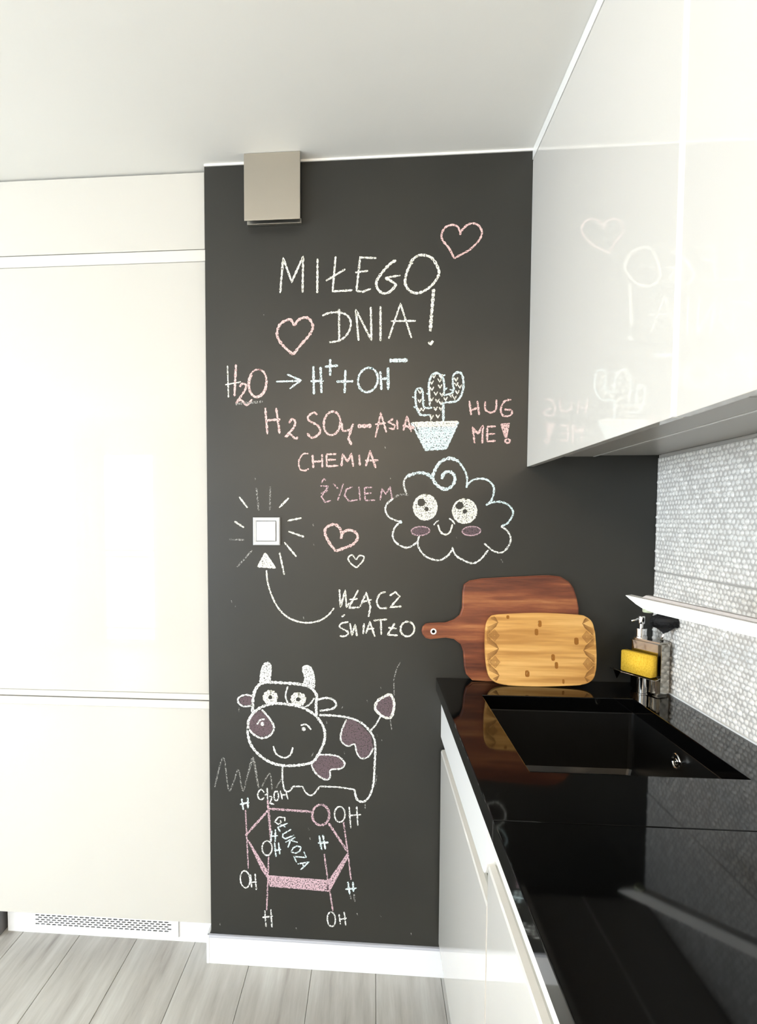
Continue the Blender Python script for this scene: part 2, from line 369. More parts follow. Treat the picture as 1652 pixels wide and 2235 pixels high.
# ---------------------------------------------------------------- base cabinets
YB1 = -.729
def base_cabinet(y1, y0, ztop, label, dx=0, cover=False, cover_end=0):
    t = thing('base_cabinet', label, 'cabinet', (1.03, (y0+y1)/2, 0), 'base cabinets under the black worktop')
    box('carcass', XD+.045, XR-.002, y0+.001, y1-.001, .1, ZC-T-.002, 'channel', t) if not cover else None
    if cover:   # open-topped sink unit: sides, back and bottom
        bm = bmesh.new(); a, b = XD+.045, XR-.002
        bbox(bm, a, b, y0+.001, y0+.017, .1, ZC-T-.002); bbox(bm, a, b, y1-.017, y1-.001, .1, ZC-T-.002)
        bbox(bm, a, b, y0+.017, y1-.017, .1, .116); bbox(bm, a, a+.004, y0+.017, y1-.017, .116, ZC-T-.002)
        frombm('carcass', bm, 'channel', t)
    # door with bevelled top edge
    pr = [(XD+dx, ZD), (XD+.019+dx, ZD), (XD+.019+dx, ztop-.004), (XD+.012+dx, ztop), (XD+.002+dx, ztop-.002), (XD+dx, ztop-.008)]
    vs = [(x_, y0+.0015, z_) for x_, z_ in pr]+[(x_, y1-.0015, z_) for x_, z_ in pr]; n = len(pr)
    fs = [tuple(range(n)), tuple(range(2*n-1, n-1, -1))]+[(i, i+n, (i+1) % n+n, (i+1) % n) for i in range(n)]
    bm = bmesh.new(); bv = [bm.verts.new(v) for v in vs]; [bm.faces.new([bv[i] for i in f_]) for f_ in fs]
    frombm('door', bm, 'gloss', t)
    # recessed grip channel between door and worktop (C profile), with its upper lip
    zt = ZC-T-.001; yc = y1-(.012 if cover else .001)
    bm = bmesh.new(); bbox(bm, XD+.036, XD+.040, y0+.0005, yc, ztop-.03, zt); bbox(bm, XD+.0195, XD+.036, y0+.0005, yc, ztop-.034, ztop-.030)
    if not cover: bbox(bm, XD+.001, XD+.036, y0+.0005, yc, zt-.003, zt); bbox(bm, XD+.001, XD+.004, y0+.0005, yc, zt-.061, zt-.003)
    frombm('grip_channel', bm, 'channel', t)
    box('plinth', XD+.06, XD+.076, y0, y1-.0005, 0, .1, 'base', t)
    if cover:
        z0, z1 = .7665, zt; r_ = .045; pts = [(-.0015, z0), (-.0015, z1)]
        pts += [(cover_end, z1)]
        for k in range(9): a = PI/2*k/8; pts.append((cover_end+r_-r_*math.cos(a), z0+r_-r_*math.sin(a)))
        bm = bmesh.new(); vs_ = [bm.verts.new((XD+.0005, y_, z_)) for y_, z_ in pts]; f_ = bm.faces.new(vs_)
        r = bmesh.ops.extrude_face_region(bm, geom=[f_])
        for v in r['geom']:
            if isinstance(v, bmesh.types.BMVert): v.co.x = XD+.0185
        frombm('cover_panel', bm, 'white_edge', t)['label'] = 'white rail panel with a rounded end above the door'
    keep(t)
base_cabinet(-.012, YB1, .731, 'glossy white base cabinet under the sink, touching the chalkboard wall', 0, True, YB1+.003)
base_cabinet(YB1, YB1-.60, .806, 'glossy white base cabinet under the front worktop slab, with recessed grip channel', .0012)
base_cabinet(YB1-.60, YB1-1.2, .806, 'glossy white base cabinet at the lower edge, nearest the camera', .0012)

# ---------------------------------------------------------------- worktop and sink
SX0, SX1, SY0, SY1 = .8165, 1.2170, -.6590, -.1685
YJ = -.8490
def slab(name, y0, y1, hole, label):
    xs = [XC, XR+.0029]; ys = [y0, y1]
    bm = bmesh.new()
    if hole:
        xs = [XC, SX0, SX1, XR+.0029]; ys = [y0, SY0, SY1, y1]
    nx, ny = len(xs), len(ys); top = [[bm.verts.new((x_, y_, ZC)) for y_ in ys] for x_ in xs]
    fc = []
    for i in range(nx-1):
        for j in range(ny-1):
            if hole and i == 1 and j == 1: continue
            fc.append(bm.faces.new((top[i][j], top[i+1][j], top[i+1][j+1], top[i][j+1])))
    r = bmesh.ops.extrude_face_region(bm, geom=fc)
    for v in r['geom']:
        if isinstance(v, bmesh.types.BMVert): v.co.z = ZC-T
    # small bevels on the outer top edges
    bmesh.ops.recalc_face_normals(bm, faces=bm.faces)
    es = []
    for e in bm.edges:
        if len(e.link_faces) == 2 and e.calc_face_angle(0) > 1: es.append(e)
    bmesh.ops.bevel(bm, geom=es, offset=.0018, segments=3, affect='EDGES', profile=.5)
    o = frombm(name, bm, 'stone'); o['label'] = label; o['category'] = 'worktop'; return o
s1 = slab('worktop', YJ+.0005, -.0015, True, 'black polished worktop slab with the sink cut-out, by the chalkboard wall')
s2 = slab('worktop', YJ-1.6, YJ-.0005, False, 'black polished worktop slab in front of the joint, nearest the camera')
t = thing('sink', 'black undermounted kitchen sink in the worktop behind the joint', 'sink', ((SX0+SX1)/2, (SY0+SY1)/2, .70))
e_ = .006; zt = ZC-T-.0008; zb = .735
bm = bmesh.new()
a0, a1, b0, b1 = SX0-e_, SX1+e_, SY0-e_, SY1+e_
def ring(z, d, inset=0, c=.012):
    x0_, x1_, y0_, y1_ = a0+d, a1-d, b0+d, b1-d; pts = []
    for (cx_, cy_, s0) in ((x1_-c, y1_-c, 0), (x0_+c, y1_-c, 1), (x0_+c, y0_+c, 2), (x1_-c, y0_+c, 3)):
        for k in range(4): a = PI/2*(s0+k/3); pts.append(bm.verts.new((cx_+c*math.cos(a), cy_+c*math.sin(a), z)))
    return pts
rings = [ring(zt, -.02), ring(zt, 0), ring(zt-.003, .0015), ring(zb+.02, .004), ring(zb+.006, .01), ring(zb, .026), ring(zb-.004, .17, c=.02)]
for A, B in zip(rings[:-1], rings[1:]):
    for i in range(16): bm.faces.new((A[i], A[(i+1) % 16], B[(i+1) % 16], B[i]))
bm.faces.new(rings[-1])
o = frombm('basin', bm, 'sink', t)
ox, oy, oz = SX1+e_-.0085, -.404, .882
def ring_x(name, r0, r1, th, m, par, loc, seg=28):
    bm = bmesh.new(); pr = [(r0, 0), (r0, -th*.6), ((r0+r1)/2, -th), (r1, -th*.6), (r1, 0)]
    vv = [[bm.verts.new((loc[0]+d, loc[1]+r_*math.cos(2*PI*k/seg), loc[2]+r_*math.sin(2*PI*k/seg))) for r_, d in pr] for k in range(seg)]
    for k in range(seg):
        for j in range(4): bm.faces.new((vv[k][j], vv[(k+1) % seg][j], vv[(k+1) % seg][j+1], vv[k][j+1]))
    return frombm(name, bm, m, par, True)
q = ring_x('overflow_ring', .0135, .0195, .004, 'chrome', t, (ox, oy, oz-.006)); 
ring_x('overflow_cap', .001, .0075, .003, 'chrome', t, (ox, oy, oz-.006))
lathe('drain', [(.045, .001), (.045, .004), (.038, .004), (.034, .0015), (.004, .0015)], ((SX0+SX1)/2, (SY0+SY1)/2, zb-.004), 'chrome', t)
keep(t)

# ---------------------------------------------------------------- faucet (its pillar stands just outside the frame)
TIP, FAR = Vector((1.055, -.500, 1.2735)), Vector((1.262, -.795, 1.2385))
t = thing('faucet', 'white lacquered kitchen faucet with flat slanted spout reaching over the sink', 'faucet', (FAR.x, FAR.y, ZC))
ax = (FAR-TIP).normalized(); side = ax.cross(Vector((0, 0, 1))).normalized(); up = side.cross(ax).normalized()
LEN = (FAR-TIP).length; hw = .012
prof = [(0, 0), (LEN+.02, 0), (LEN+.02, -.0235), (.075, -.0235), (.060, -.0225), (.043, -.0205), (.026, -.014), (.010, -.0055)]
bm = bmesh.new(); va = [bm.verts.new(TIP+ax*a+up*b+side*hw) for a, b in prof]; vb = [bm.verts.new(TIP+ax*a+up*b-side*hw) for a, b in prof]; n = len(prof)
bm.faces.new(va); bm.faces.new(vb[::-1]); [bm.faces.new((va[i], vb[i], vb[(i+1) % n], va[(i+1) % n])) for i in range(n)]
bmesh.ops.recalc_face_normals(bm, faces=bm.faces)
bmesh.ops.bevel(bm, geom=[e for e in bm.edges if e.calc_face_angle(0) > .9], offset=.0015, segments=2, affect='EDGES')
frombm('spout', bm, 'faucet', t)
bm = bmesh.new(); pr = [(.030, .0005), (LEN+.02, .0005), (LEN+.02, .0065), (.038, .0065)]; n = 4
va = [bm.verts.new(TIP+ax*a+up*b+side*(-hw*.1)) for a, b in pr]; vb = [bm.verts.new(TIP+ax*a+up*b-side*hw*1.0) for a, b in pr]
bm.faces.new(va); bm.faces.new(vb[::-1]); [bm.faces.new((va[i], vb[i], vb[(i+1) % n], va[(i+1) % n])) for i in range(n)]
bm2 = frombm('spout_cover', bm, 'faucet_top', t); bm2['label'] = 'grey strip along the top of the spout'
ac = TIP+ax*.048+up*(-.029)
lathe('aerator', [(.0100, 0), (.0110, .002), (.0110, .009), (.009, .012)], (ac.x, ac.y, ac.z+.002), 'clear', t, 20)
lathe('pillar', [(.024, 0), (.024, .008), (.017, .010), (.017, .292), (.015, .298)], (FAR.x, FAR.y, ZC), 'faucet', t)
bm = bmesh.new(); bbox(bm, FAR.x+.015, FAR.x+.060, FAR.y-.008, FAR.y+.008, ZC+.12, ZC+.132, .003); frombm('lever', bm, 'faucet', t)
keep(t)

# ---------------------------------------------------------------- cutting boards
def tilt(yb_, yt_, h_):
    k = (yt_-yb_)/h_; a = math.atan(k)
    return Matrix.Translation((0, yb_, ZC+.0008)) @ Matrix.Rotation(-a, 4, 'X')
BROWN = [(0.8031, 0.3023), (0.8397, 0.3091), (0.927, 0.3144), (0.9993, 0.319), (1.0376, 0.3199), (1.0663, 0.3167), (1.0902, 0.3027), (1.1046, 0.2833), (1.1133, 0.2564), (1.1192, 0.2271), (1.1215, 0.1585), (1.1216, 0.0605), (1.118, 0.031), (1.1014, 0.0135), (1.0729, 0.0074), (0.9771, 0.0042), (0.8561, 0.0022), (0.8122, 0.0042), (0.795, 0.0212), (0.7885, 0.0434), (0.7858, 0.0881), (0.7783, 0.1104), (0.7576, 0.1265), (0.733, 0.1305), (0.6886, 0.1247), (0.6737, 0.1279), (0.6648, 0.1383), (0.6617, 0.1482), (0.6646, 0.1618), (0.6735, 0.171), (0.6883, 0.1737), (0.7327, 0.1754), (0.7572, 0.1847), (0.7743, 0.1985), (0.7816, 0.22), (0.7827, 0.2722), (0.787, 0.2912)]
TB = tilt(-.035, -.018, .32); TB.translation.z = ZC-.0012
t = thing('cutting_board', 'large red-brown wooden cutting board with handle and metal-ringed hole, leaning on the wall', 'cutting board', (.95, -.03, ZC))
bm = bmesh.new(); vs = [bm.verts.new((x_, 0, z_)) for x_, z_ in BROWN]; HC = (.6969, .1483); nh = 24
# outline with a round hole: bridge via triangle_fill
hv = [bm.verts.new((HC[0]+.0052*math.cos(2*PI*k/nh), 0, HC[1]+.0052*math.sin(2*PI*k/nh))) for k in range(nh)]
es = [bm.edges.new((vs[i], vs[(i+1) % len(vs)])) for i in range(len(vs))]+[bm.edges.new((hv[i], hv[(i+1) % nh])) for i in range(nh)]
bmesh.ops.triangle_fill(bm, use_beauty=True, use_dissolve=False, edges=es)
r = bmesh.ops.extrude_face_region(bm, geom=list(bm.faces))
for v in r['geom']:
    if isinstance(v, bmesh.types.BMVert): v.co.y = .0155
bmesh.ops.recalc_face_normals(bm, faces=bm.faces)
bmesh.ops.bevel(bm, geom=[e for e in bm.edges if len(e.link_faces) == 2 and abs(e.verts[0].co.y-e.verts[1].co.y) < 1e-6 and e.calc_face_angle(0) > 1 and min(math.hypot(v.co.x-HC[0], v.co.z-HC[1]) for v in e.verts) > .008], offset=.0035, segments=3, affect='EDGES')
bmesh.ops.transform(bm, matrix=TB, verts=bm.verts)
frombm('panel', bm, 'acacia', t)
bm = bmesh.new(); pr = [(.0050, .001), (.0050, -.0012), (.0072, -.0016), (.0092, -.0006), (.0092, .001)]
vv = [[bm.verts.new((HC[0]+r_*math.cos(2*PI*k/28), d, HC[1]+r_*math.sin(2*PI*k/28))) for r_, d in pr] for k in range(28)]
for k in range(28):
    for j in range(4): bm.faces.new((vv[k][j], vv[(k+1) % 28][j], vv[(k+1) % 28][j+1], vv[k][j+1]))
bmesh.ops.transform(bm, matrix=TB, verts=bm.verts); frombm('eyelet', bm, 'plastic', t, True)['label'] = 'pale metal eyelet'
keep(t)

BAMB = [(0.8765, 0.2043), (0.9487, 0.2093), (1.0203, 0.2113), (1.1149, 0.2073), (1.1336, 0.2033), (1.1496, 0.1915), (1.1567, 0.1724), (1.1592, 0.1413), (1.1599, 0.0937), (1.1574, 0.0558), (1.1521, 0.0298), (1.1399, 0.0155), (1.1164, 0.0069), (1.0604, 0.0023), (0.9901, -0.0008), (0.9195, -0.0002), (0.8865, 0.0033), (0.8676, 0.0105), (0.8537, 0.0254), (0.8475, 0.0539), (0.8445, 0.097), (0.8455, 0.1502), (0.8495, 0.1795), (0.8595, 0.1967)]
TA = tilt(-.075, -.036, .21); TA.translation.z = ZC+.0016
t = thing('cutting_board', 'small light bamboo cutting board with carved ends, leaning in front of the brown one', 'cutting board', (1.0, -.07, ZC))
# closed Catmull-Rom smoothing of the outline
def cr(pts, closed, step):
    out = []; n = len(pts); rng = range(n if closed else n-1)
    for i in rng:
        p0 = pts[(i-1) % n] if closed or i > 0 else pts[i]; p1 = pts[i]; p2 = pts[(i+1) % n]; p3 = pts[(i+2) % n] if closed or i+2 < n else p2
        d = math.dist(p1, p2); m_ = max(1, int(math.ceil(d/step)))
        for k in range(m_):
            u = k/m_; out.append(tuple(.5*((2*p1[q])+(-p0[q]+p2[q])*u+(2*p0[q]-5*p1[q]+4*p2[q]-p3[q])*u*u+(-p0[q]+3*p1[q]-3*p2[q]+p3[q])*u**3) for q in (0, 1)))
    if not closed: out.append(pts[-1])
    return out
OUT = cr(BAMB, True, .008)
extrude_outline('panel', OUT, 0, .011, 'bamboo', t, bev=.003, xf=TA)
cxb = sum(p_[0] for p_ in BAMB)/len(BAMB); czb = .105
def inside(x_, z_):
    c = False; n = len(OUT)
    for i in range(n):
        (xa, za), (xb, zb_) = OUT[i], OUT[i-1]
        if (za > z_) != (zb_ > z_) and x_ < (xb-xa)*(z_-za)/(zb_-za)+xa: c = not c
    return c
def ok(x_, z_): return inside(x_, z_) and inside(x_+.004, z_) and inside(x_-.004, z_) and inside(x_, z_+.004) and inside(x_, z_-.004)
def seg_ribbon(bm, a, b, w_, y):
    n = max(1, int(math.dist(a, b)/.002)); d = ((b[0]-a[0]), (b[1]-a[1])); l_ = math.hypot(*d) or 1; nx_, nz_ = -d[1]/l_*w_/2, d[0]/l_*w_/2
    for i in range(n):
        u0, u1 = i/n, (i+1)/n; p_ = (a[0]+d[0]*u0, a[1]+d[1]*u0); q_ = (a[0]+d[0]*u1, a[1]+d[1]*u1)
        if ok(*p_) and ok(*q_):
            bm.faces.new([bm.verts.new((px2, y, pz2)) for px2, pz2 in ((p_[0]-nx_, p_[1]-nz_), (q_[0]-nx_, q_[1]-nz_), (q_[0]+nx_, q_[1]+nz_), (p_[0]+nx_, p_[1]+nz_))])
bm = bmesh.new(); PER = .077
for sgn, xe, xi in ((1, .8455, .8845), (-1, 1.1605, 1.1225)):
    for c0 in (.0665, .1435):
        for h_ in (.0165, .0125, .0085, .0045):          # nested rhombs
            w2 = h_*.62; xm = xi-sgn*.012
            P4 = [(xm+sgn*w2*1.3, c0), (xm, c0+h_), (xm-sgn*w2*1.5, c0), (xm, c0-h_)]
            for i in range(4): seg_ribbon(bm, P4[i], P4[(i+1) % 4], .0013, 0)
    for c0 in (.028, .105, .182):                        # fans of chevrons pointing inwards
        for k in range(9):
            off = k*.0042
            for s_ in (1, -1):
                a = (xi-sgn*(.001+.0012*k), c0+s_*(off*.55)); b = (xe+sgn*.001, c0+s_*(off*.95+.019))
                if k < 6: seg_ribbon(bm, a, b, .0013, 0)
    for c0 in (.0665, .1435):                            # short strokes left of each rhomb
        for k in range(1, 5):
            for s_ in (1, -1): seg_ribbon(bm, (xi-sgn*(.020+.0015*k), c0+s_*(.001+.0035*k)), (xe+sgn*.002, c0-s_*.004+s_*.0035*k), .0013, 0)
for v in bm.verts: v.co.y = -.0003
bmesh.ops.transform(bm, matrix=TA, verts=bm.verts); frombm('carved_pattern', bm, 'burn', t)['label'] = 'fine brown lines of nested rhombs and chevrons at both ends'
for x_, z_, w_, h_ in [(1.0027, 0.1795, 0.0048, 0.0107), (0.9925, 0.1552, 0.0048, 0.0107), (1.1049, 0.1307, 0.0058, 0.0116), (1.0374, 0.0827, 0.0048, 0.0107), (1.0461, 0.0605, 0.0044, 0.0107), (0.9629, 0.035, 0.0058, 0.0107), (1.0641, 0.0151, 0.0029, 0.0073), (0.9115, 0.1975, 0.0039, 0.0058)]:
    bm = bmesh.new()
    pts = [(x_+w_*1.1*math.copysign(abs(math.cos(a))**.7, math.cos(a)), z_+h_*.9*math.copysign(abs(math.sin(a))**.5, math.sin(a))) for a in [2*PI*k/12+.1 for k in range(12)]]
    bm.faces.new([bm.verts.new((a, -.0003, b)) for a, b in pts]); bmesh.ops.transform(bm, matrix=TA, verts=bm.verts)
    frombm('knot', bm, 'knotmix', t)
keep(t)

# ---------------------------------------------------------------- soap dispenser set
def V3(v2, z): return Vector((v2[0], v2[1], z))
P1 = Vector((1.2915, -.1500)); D = Vector((.4512, -.8924)).normalized(); Nn = Vector((D.y, -D.x))  # Nn points out of the front (towards the sink)
if Nn.x > 0: Nn = -Nn
t = thing('soap_dispenser', 'chrome soap dispenser stand with pump top and sponge tray by the tiled wall', 'soap dispenser', (P1.x-.02, P1.y+.04, ZC))
def loc(a, b, z): return Vector((P1.x-D.x*a-Nn.x*b, P1.y-D.y*a-Nn.y*b, z))   # a: back along the width, b: into the body
def prism(name, outl, z0, z1, m, par, bev=0, seg=3):
    bm = bmesh.new(); lo = [bm.verts.new(loc(a, b, z0)) for a, b in outl]; hi = [bm.verts.new(loc(a, b, z1)) for a, b in outl]; n = len(outl)
    bm.faces.new(lo[::-1]); bm.faces.new(hi); [bm.faces.new((lo[i], lo[(i+1) % n], hi[(i+1) % n], hi[i])) for i in range(n)]
    bmesh.ops.recalc_face_normals(bm, faces=bm.faces)
    if bev: bmesh.ops.bevel(bm, geom=[e for e in bm.edges], offset=bev, segments=seg, affect='EDGES')
    return frombm(name, bm, m, par, True)
body = prism('body', [(0, 0), (.094, 0), (.094, .045), (0, .045)], ZC+.0005, 1.098, 'smoke', t, .006, 4)
body.data.set_sharp_from_angle(angle=.9)
pc = loc(.078, .022, 1.098)
pump = lathe('pump_collar', [(.0165, 0), (.0165, .004), (.0150, .005), (.0150, .027), (.006, .028)], pc, 'chrome', t)
lathe('pump_stem', [(.0052, .027), (.0052, .040)], pc, 'chrome', t, 20)
lathe('pump_head', [(.0085, .040), (.0090, .042), (.0090, .060), (.0075, .062)], pc, 'chrome', t, 24)
a_, b_ = Vector((pc.x, pc.y, pc.z+.056)), Vector((pc.x-.030, pc.y-.006, pc.z+.048))
def rod(name, pts, rad, m, par, n=14):
    bm = bmesh.new(); rr = []
    for i, p_ in enumerate(pts):
        d = (pts[min(i+1, len(pts)-1)]-pts[max(i-1, 0)]).normalized(); u = d.orthogonal().normalized(); v = d.cross(u)
        r_ = rad[i] if isinstance(rad, list) else rad
        rr.append([bm.verts.new(p_+u*r_*math.cos(2*PI*k/n)+v*r_*math.sin(2*PI*k/n)) for k in range(n)])
    # consistent frames for nearly straight rods
    for A, B in zip(rr[:-1], rr[1:]):
        for k in range(n): bm.faces.new((A[k], A[(k+1) % n], B[(k+1) % n], B[k]))
    bm.faces.new(rr[0]); bm.faces.new(rr[-1]); return frombm(name, bm, m, par, True)
rod('pump_nozzle', [a_, b_], [.0042, .0030], 'chrome', t)
# tray in front: curved lip, and a polished post under it
ZT = 1.003
bm = bmesh.new(); tr = []
for a, row in ((-.004, 0), (.02, 0), (.045, 0), (.07, 0), (.095, 0), (.112, 1)):
    for j in range(7):
        u = j/6; dep = .036+(.012 if row else 0); z = ZT-.004*math.sin(PI*u)+(.0015+.004*u if row else 0)
        tr.append(bm.verts.new(loc(a+(.006*u if row else 0), -.0005-dep*u, z)))
for i in range(5):
    for j in range(6): bm.faces.new((tr[i*7+j], tr[i*7+7+j], tr[i*7+8+j], tr[i*7+1+j]))
r = bmesh.ops.extrude_face_region(bm, geom=list(bm.faces))
for v in r['geom']:
    if isinstance(v, bmesh.types.BMVert): v.co.z -= .0018
frombm('tray', bm, 'smoke', t, False)
bm = bmesh.new(); wv = [loc(.098, -.030, ZT-.002), loc(.122, -.034, ZT+.004), loc(.112, -.028, ZT-.026)]
f0 = bm.faces.new([bm.verts.new(v) for v in wv]); r = bmesh.ops.extrude_face_region(bm, geom=[f0])
for v in r['geom']:
    if isinstance(v, bmesh.types.BMVert): v.co += Vector((.0016, .0008, 0))
frombm('tray_wing', bm, 'smoke', t)
cpost = loc(.040, -.0145, ZC+.0005)
lathe('post', [(.014, 0), (.014, .003), (.0125, .004), (.0125, .0475)], cpost, 'chrome', t)
keep(t)
# sponge on the tray
t0 = prism('sponge', [(.004, -.0040), (.100, -.0040), (.100, -.0290), (.004, -.0290)], ZT+.0008, ZT+.060, 'sponge', None, .0022, 2)
t0['label'] = 'yellow rectangular sponge resting on the chrome tray'; t0['category'] = 'sponge'
# dish brush standing in the set
bs = loc(.014, .024, 1.0985)
t = thing('dish_brush', 'round black-bristled dish brush on a steel stem, standing in the chrome stand', 'brush', tuple(bs))
tipb = bs+Vector((.006, .0, .030))
rod('stem', [bs, bs+Vector((.003, 0, .016)), tipb], .0042, 'chrome', t)
lathe('brush_head', [(.006, -.004), (.012, 0), (.016, .004), (.019, .010), (.017, .014)], tipb, 'dark', t, 24)
bm = bmesh.new(); rr = random.Random(5); hc = tipb+Vector((0, 0, .008))
pr = [(.018, .001), (.026, .008), (.0325, .017), (.0345, .026), (.031, .033), (.020, .038), (.006, .040)]; ns = 40
vv = [[bm.verts.new((hc.x+(r_*(1+rr.uniform(-.04, .05)))*math.cos(2*PI*k/ns), hc.y+r_*math.sin(2*PI*k/ns), hc.z+z_-.004+rr.uniform(-.001, .001))) for k in range(ns)] for r_, z_ in pr]
for A, B in zip(vv[:-1], vv[1:]):
    for k in range(ns): bm.faces.new((A[k], A[(k+1) % ns], B[(k+1) % ns], B[k]))
bm.faces.new(vv[0]); bm.faces.new(vv[-1])
for i in range(1300):
    a = rr.uniform(0, 2*PI); el = rr.uniform(-.05, 1.5)
    d = Vector((math.cos(a)*math.cos(el), math.sin(a)*math.cos(el), math.sin(el)*.95)); ln = .035*rr.uniform(.98, 1.12)*(1+.14*max(0, d.x))
    p_ = hc+Vector((0, 0, .004))+d*.024; q_ = hc+Vector((0, 0, .005))+d*ln; s_ = d.orthogonal().normalized()*.0007; s2 = d.cross(s_).normalized()*.0007
    b0_ = [bm.verts.new(p_+s_), bm.verts.new(p_-s_*.5+s2), bm.verts.new(p_-s_*.5-s2)]; tp = [bm.verts.new(q_+s_), bm.verts.new(q_-s_*.5+s2), bm.verts.new(q_-s_*.5-s2)]
    for k in range(3): bm.faces.new((b0_[k], b0_[(k+1) % 3], tp[(k+1) % 3], tp[k]))
    bm.faces.new(tp)
o = frombm('bristles', bm, 'bristle', t); o['kind'] = 'stuff'; keep(t)

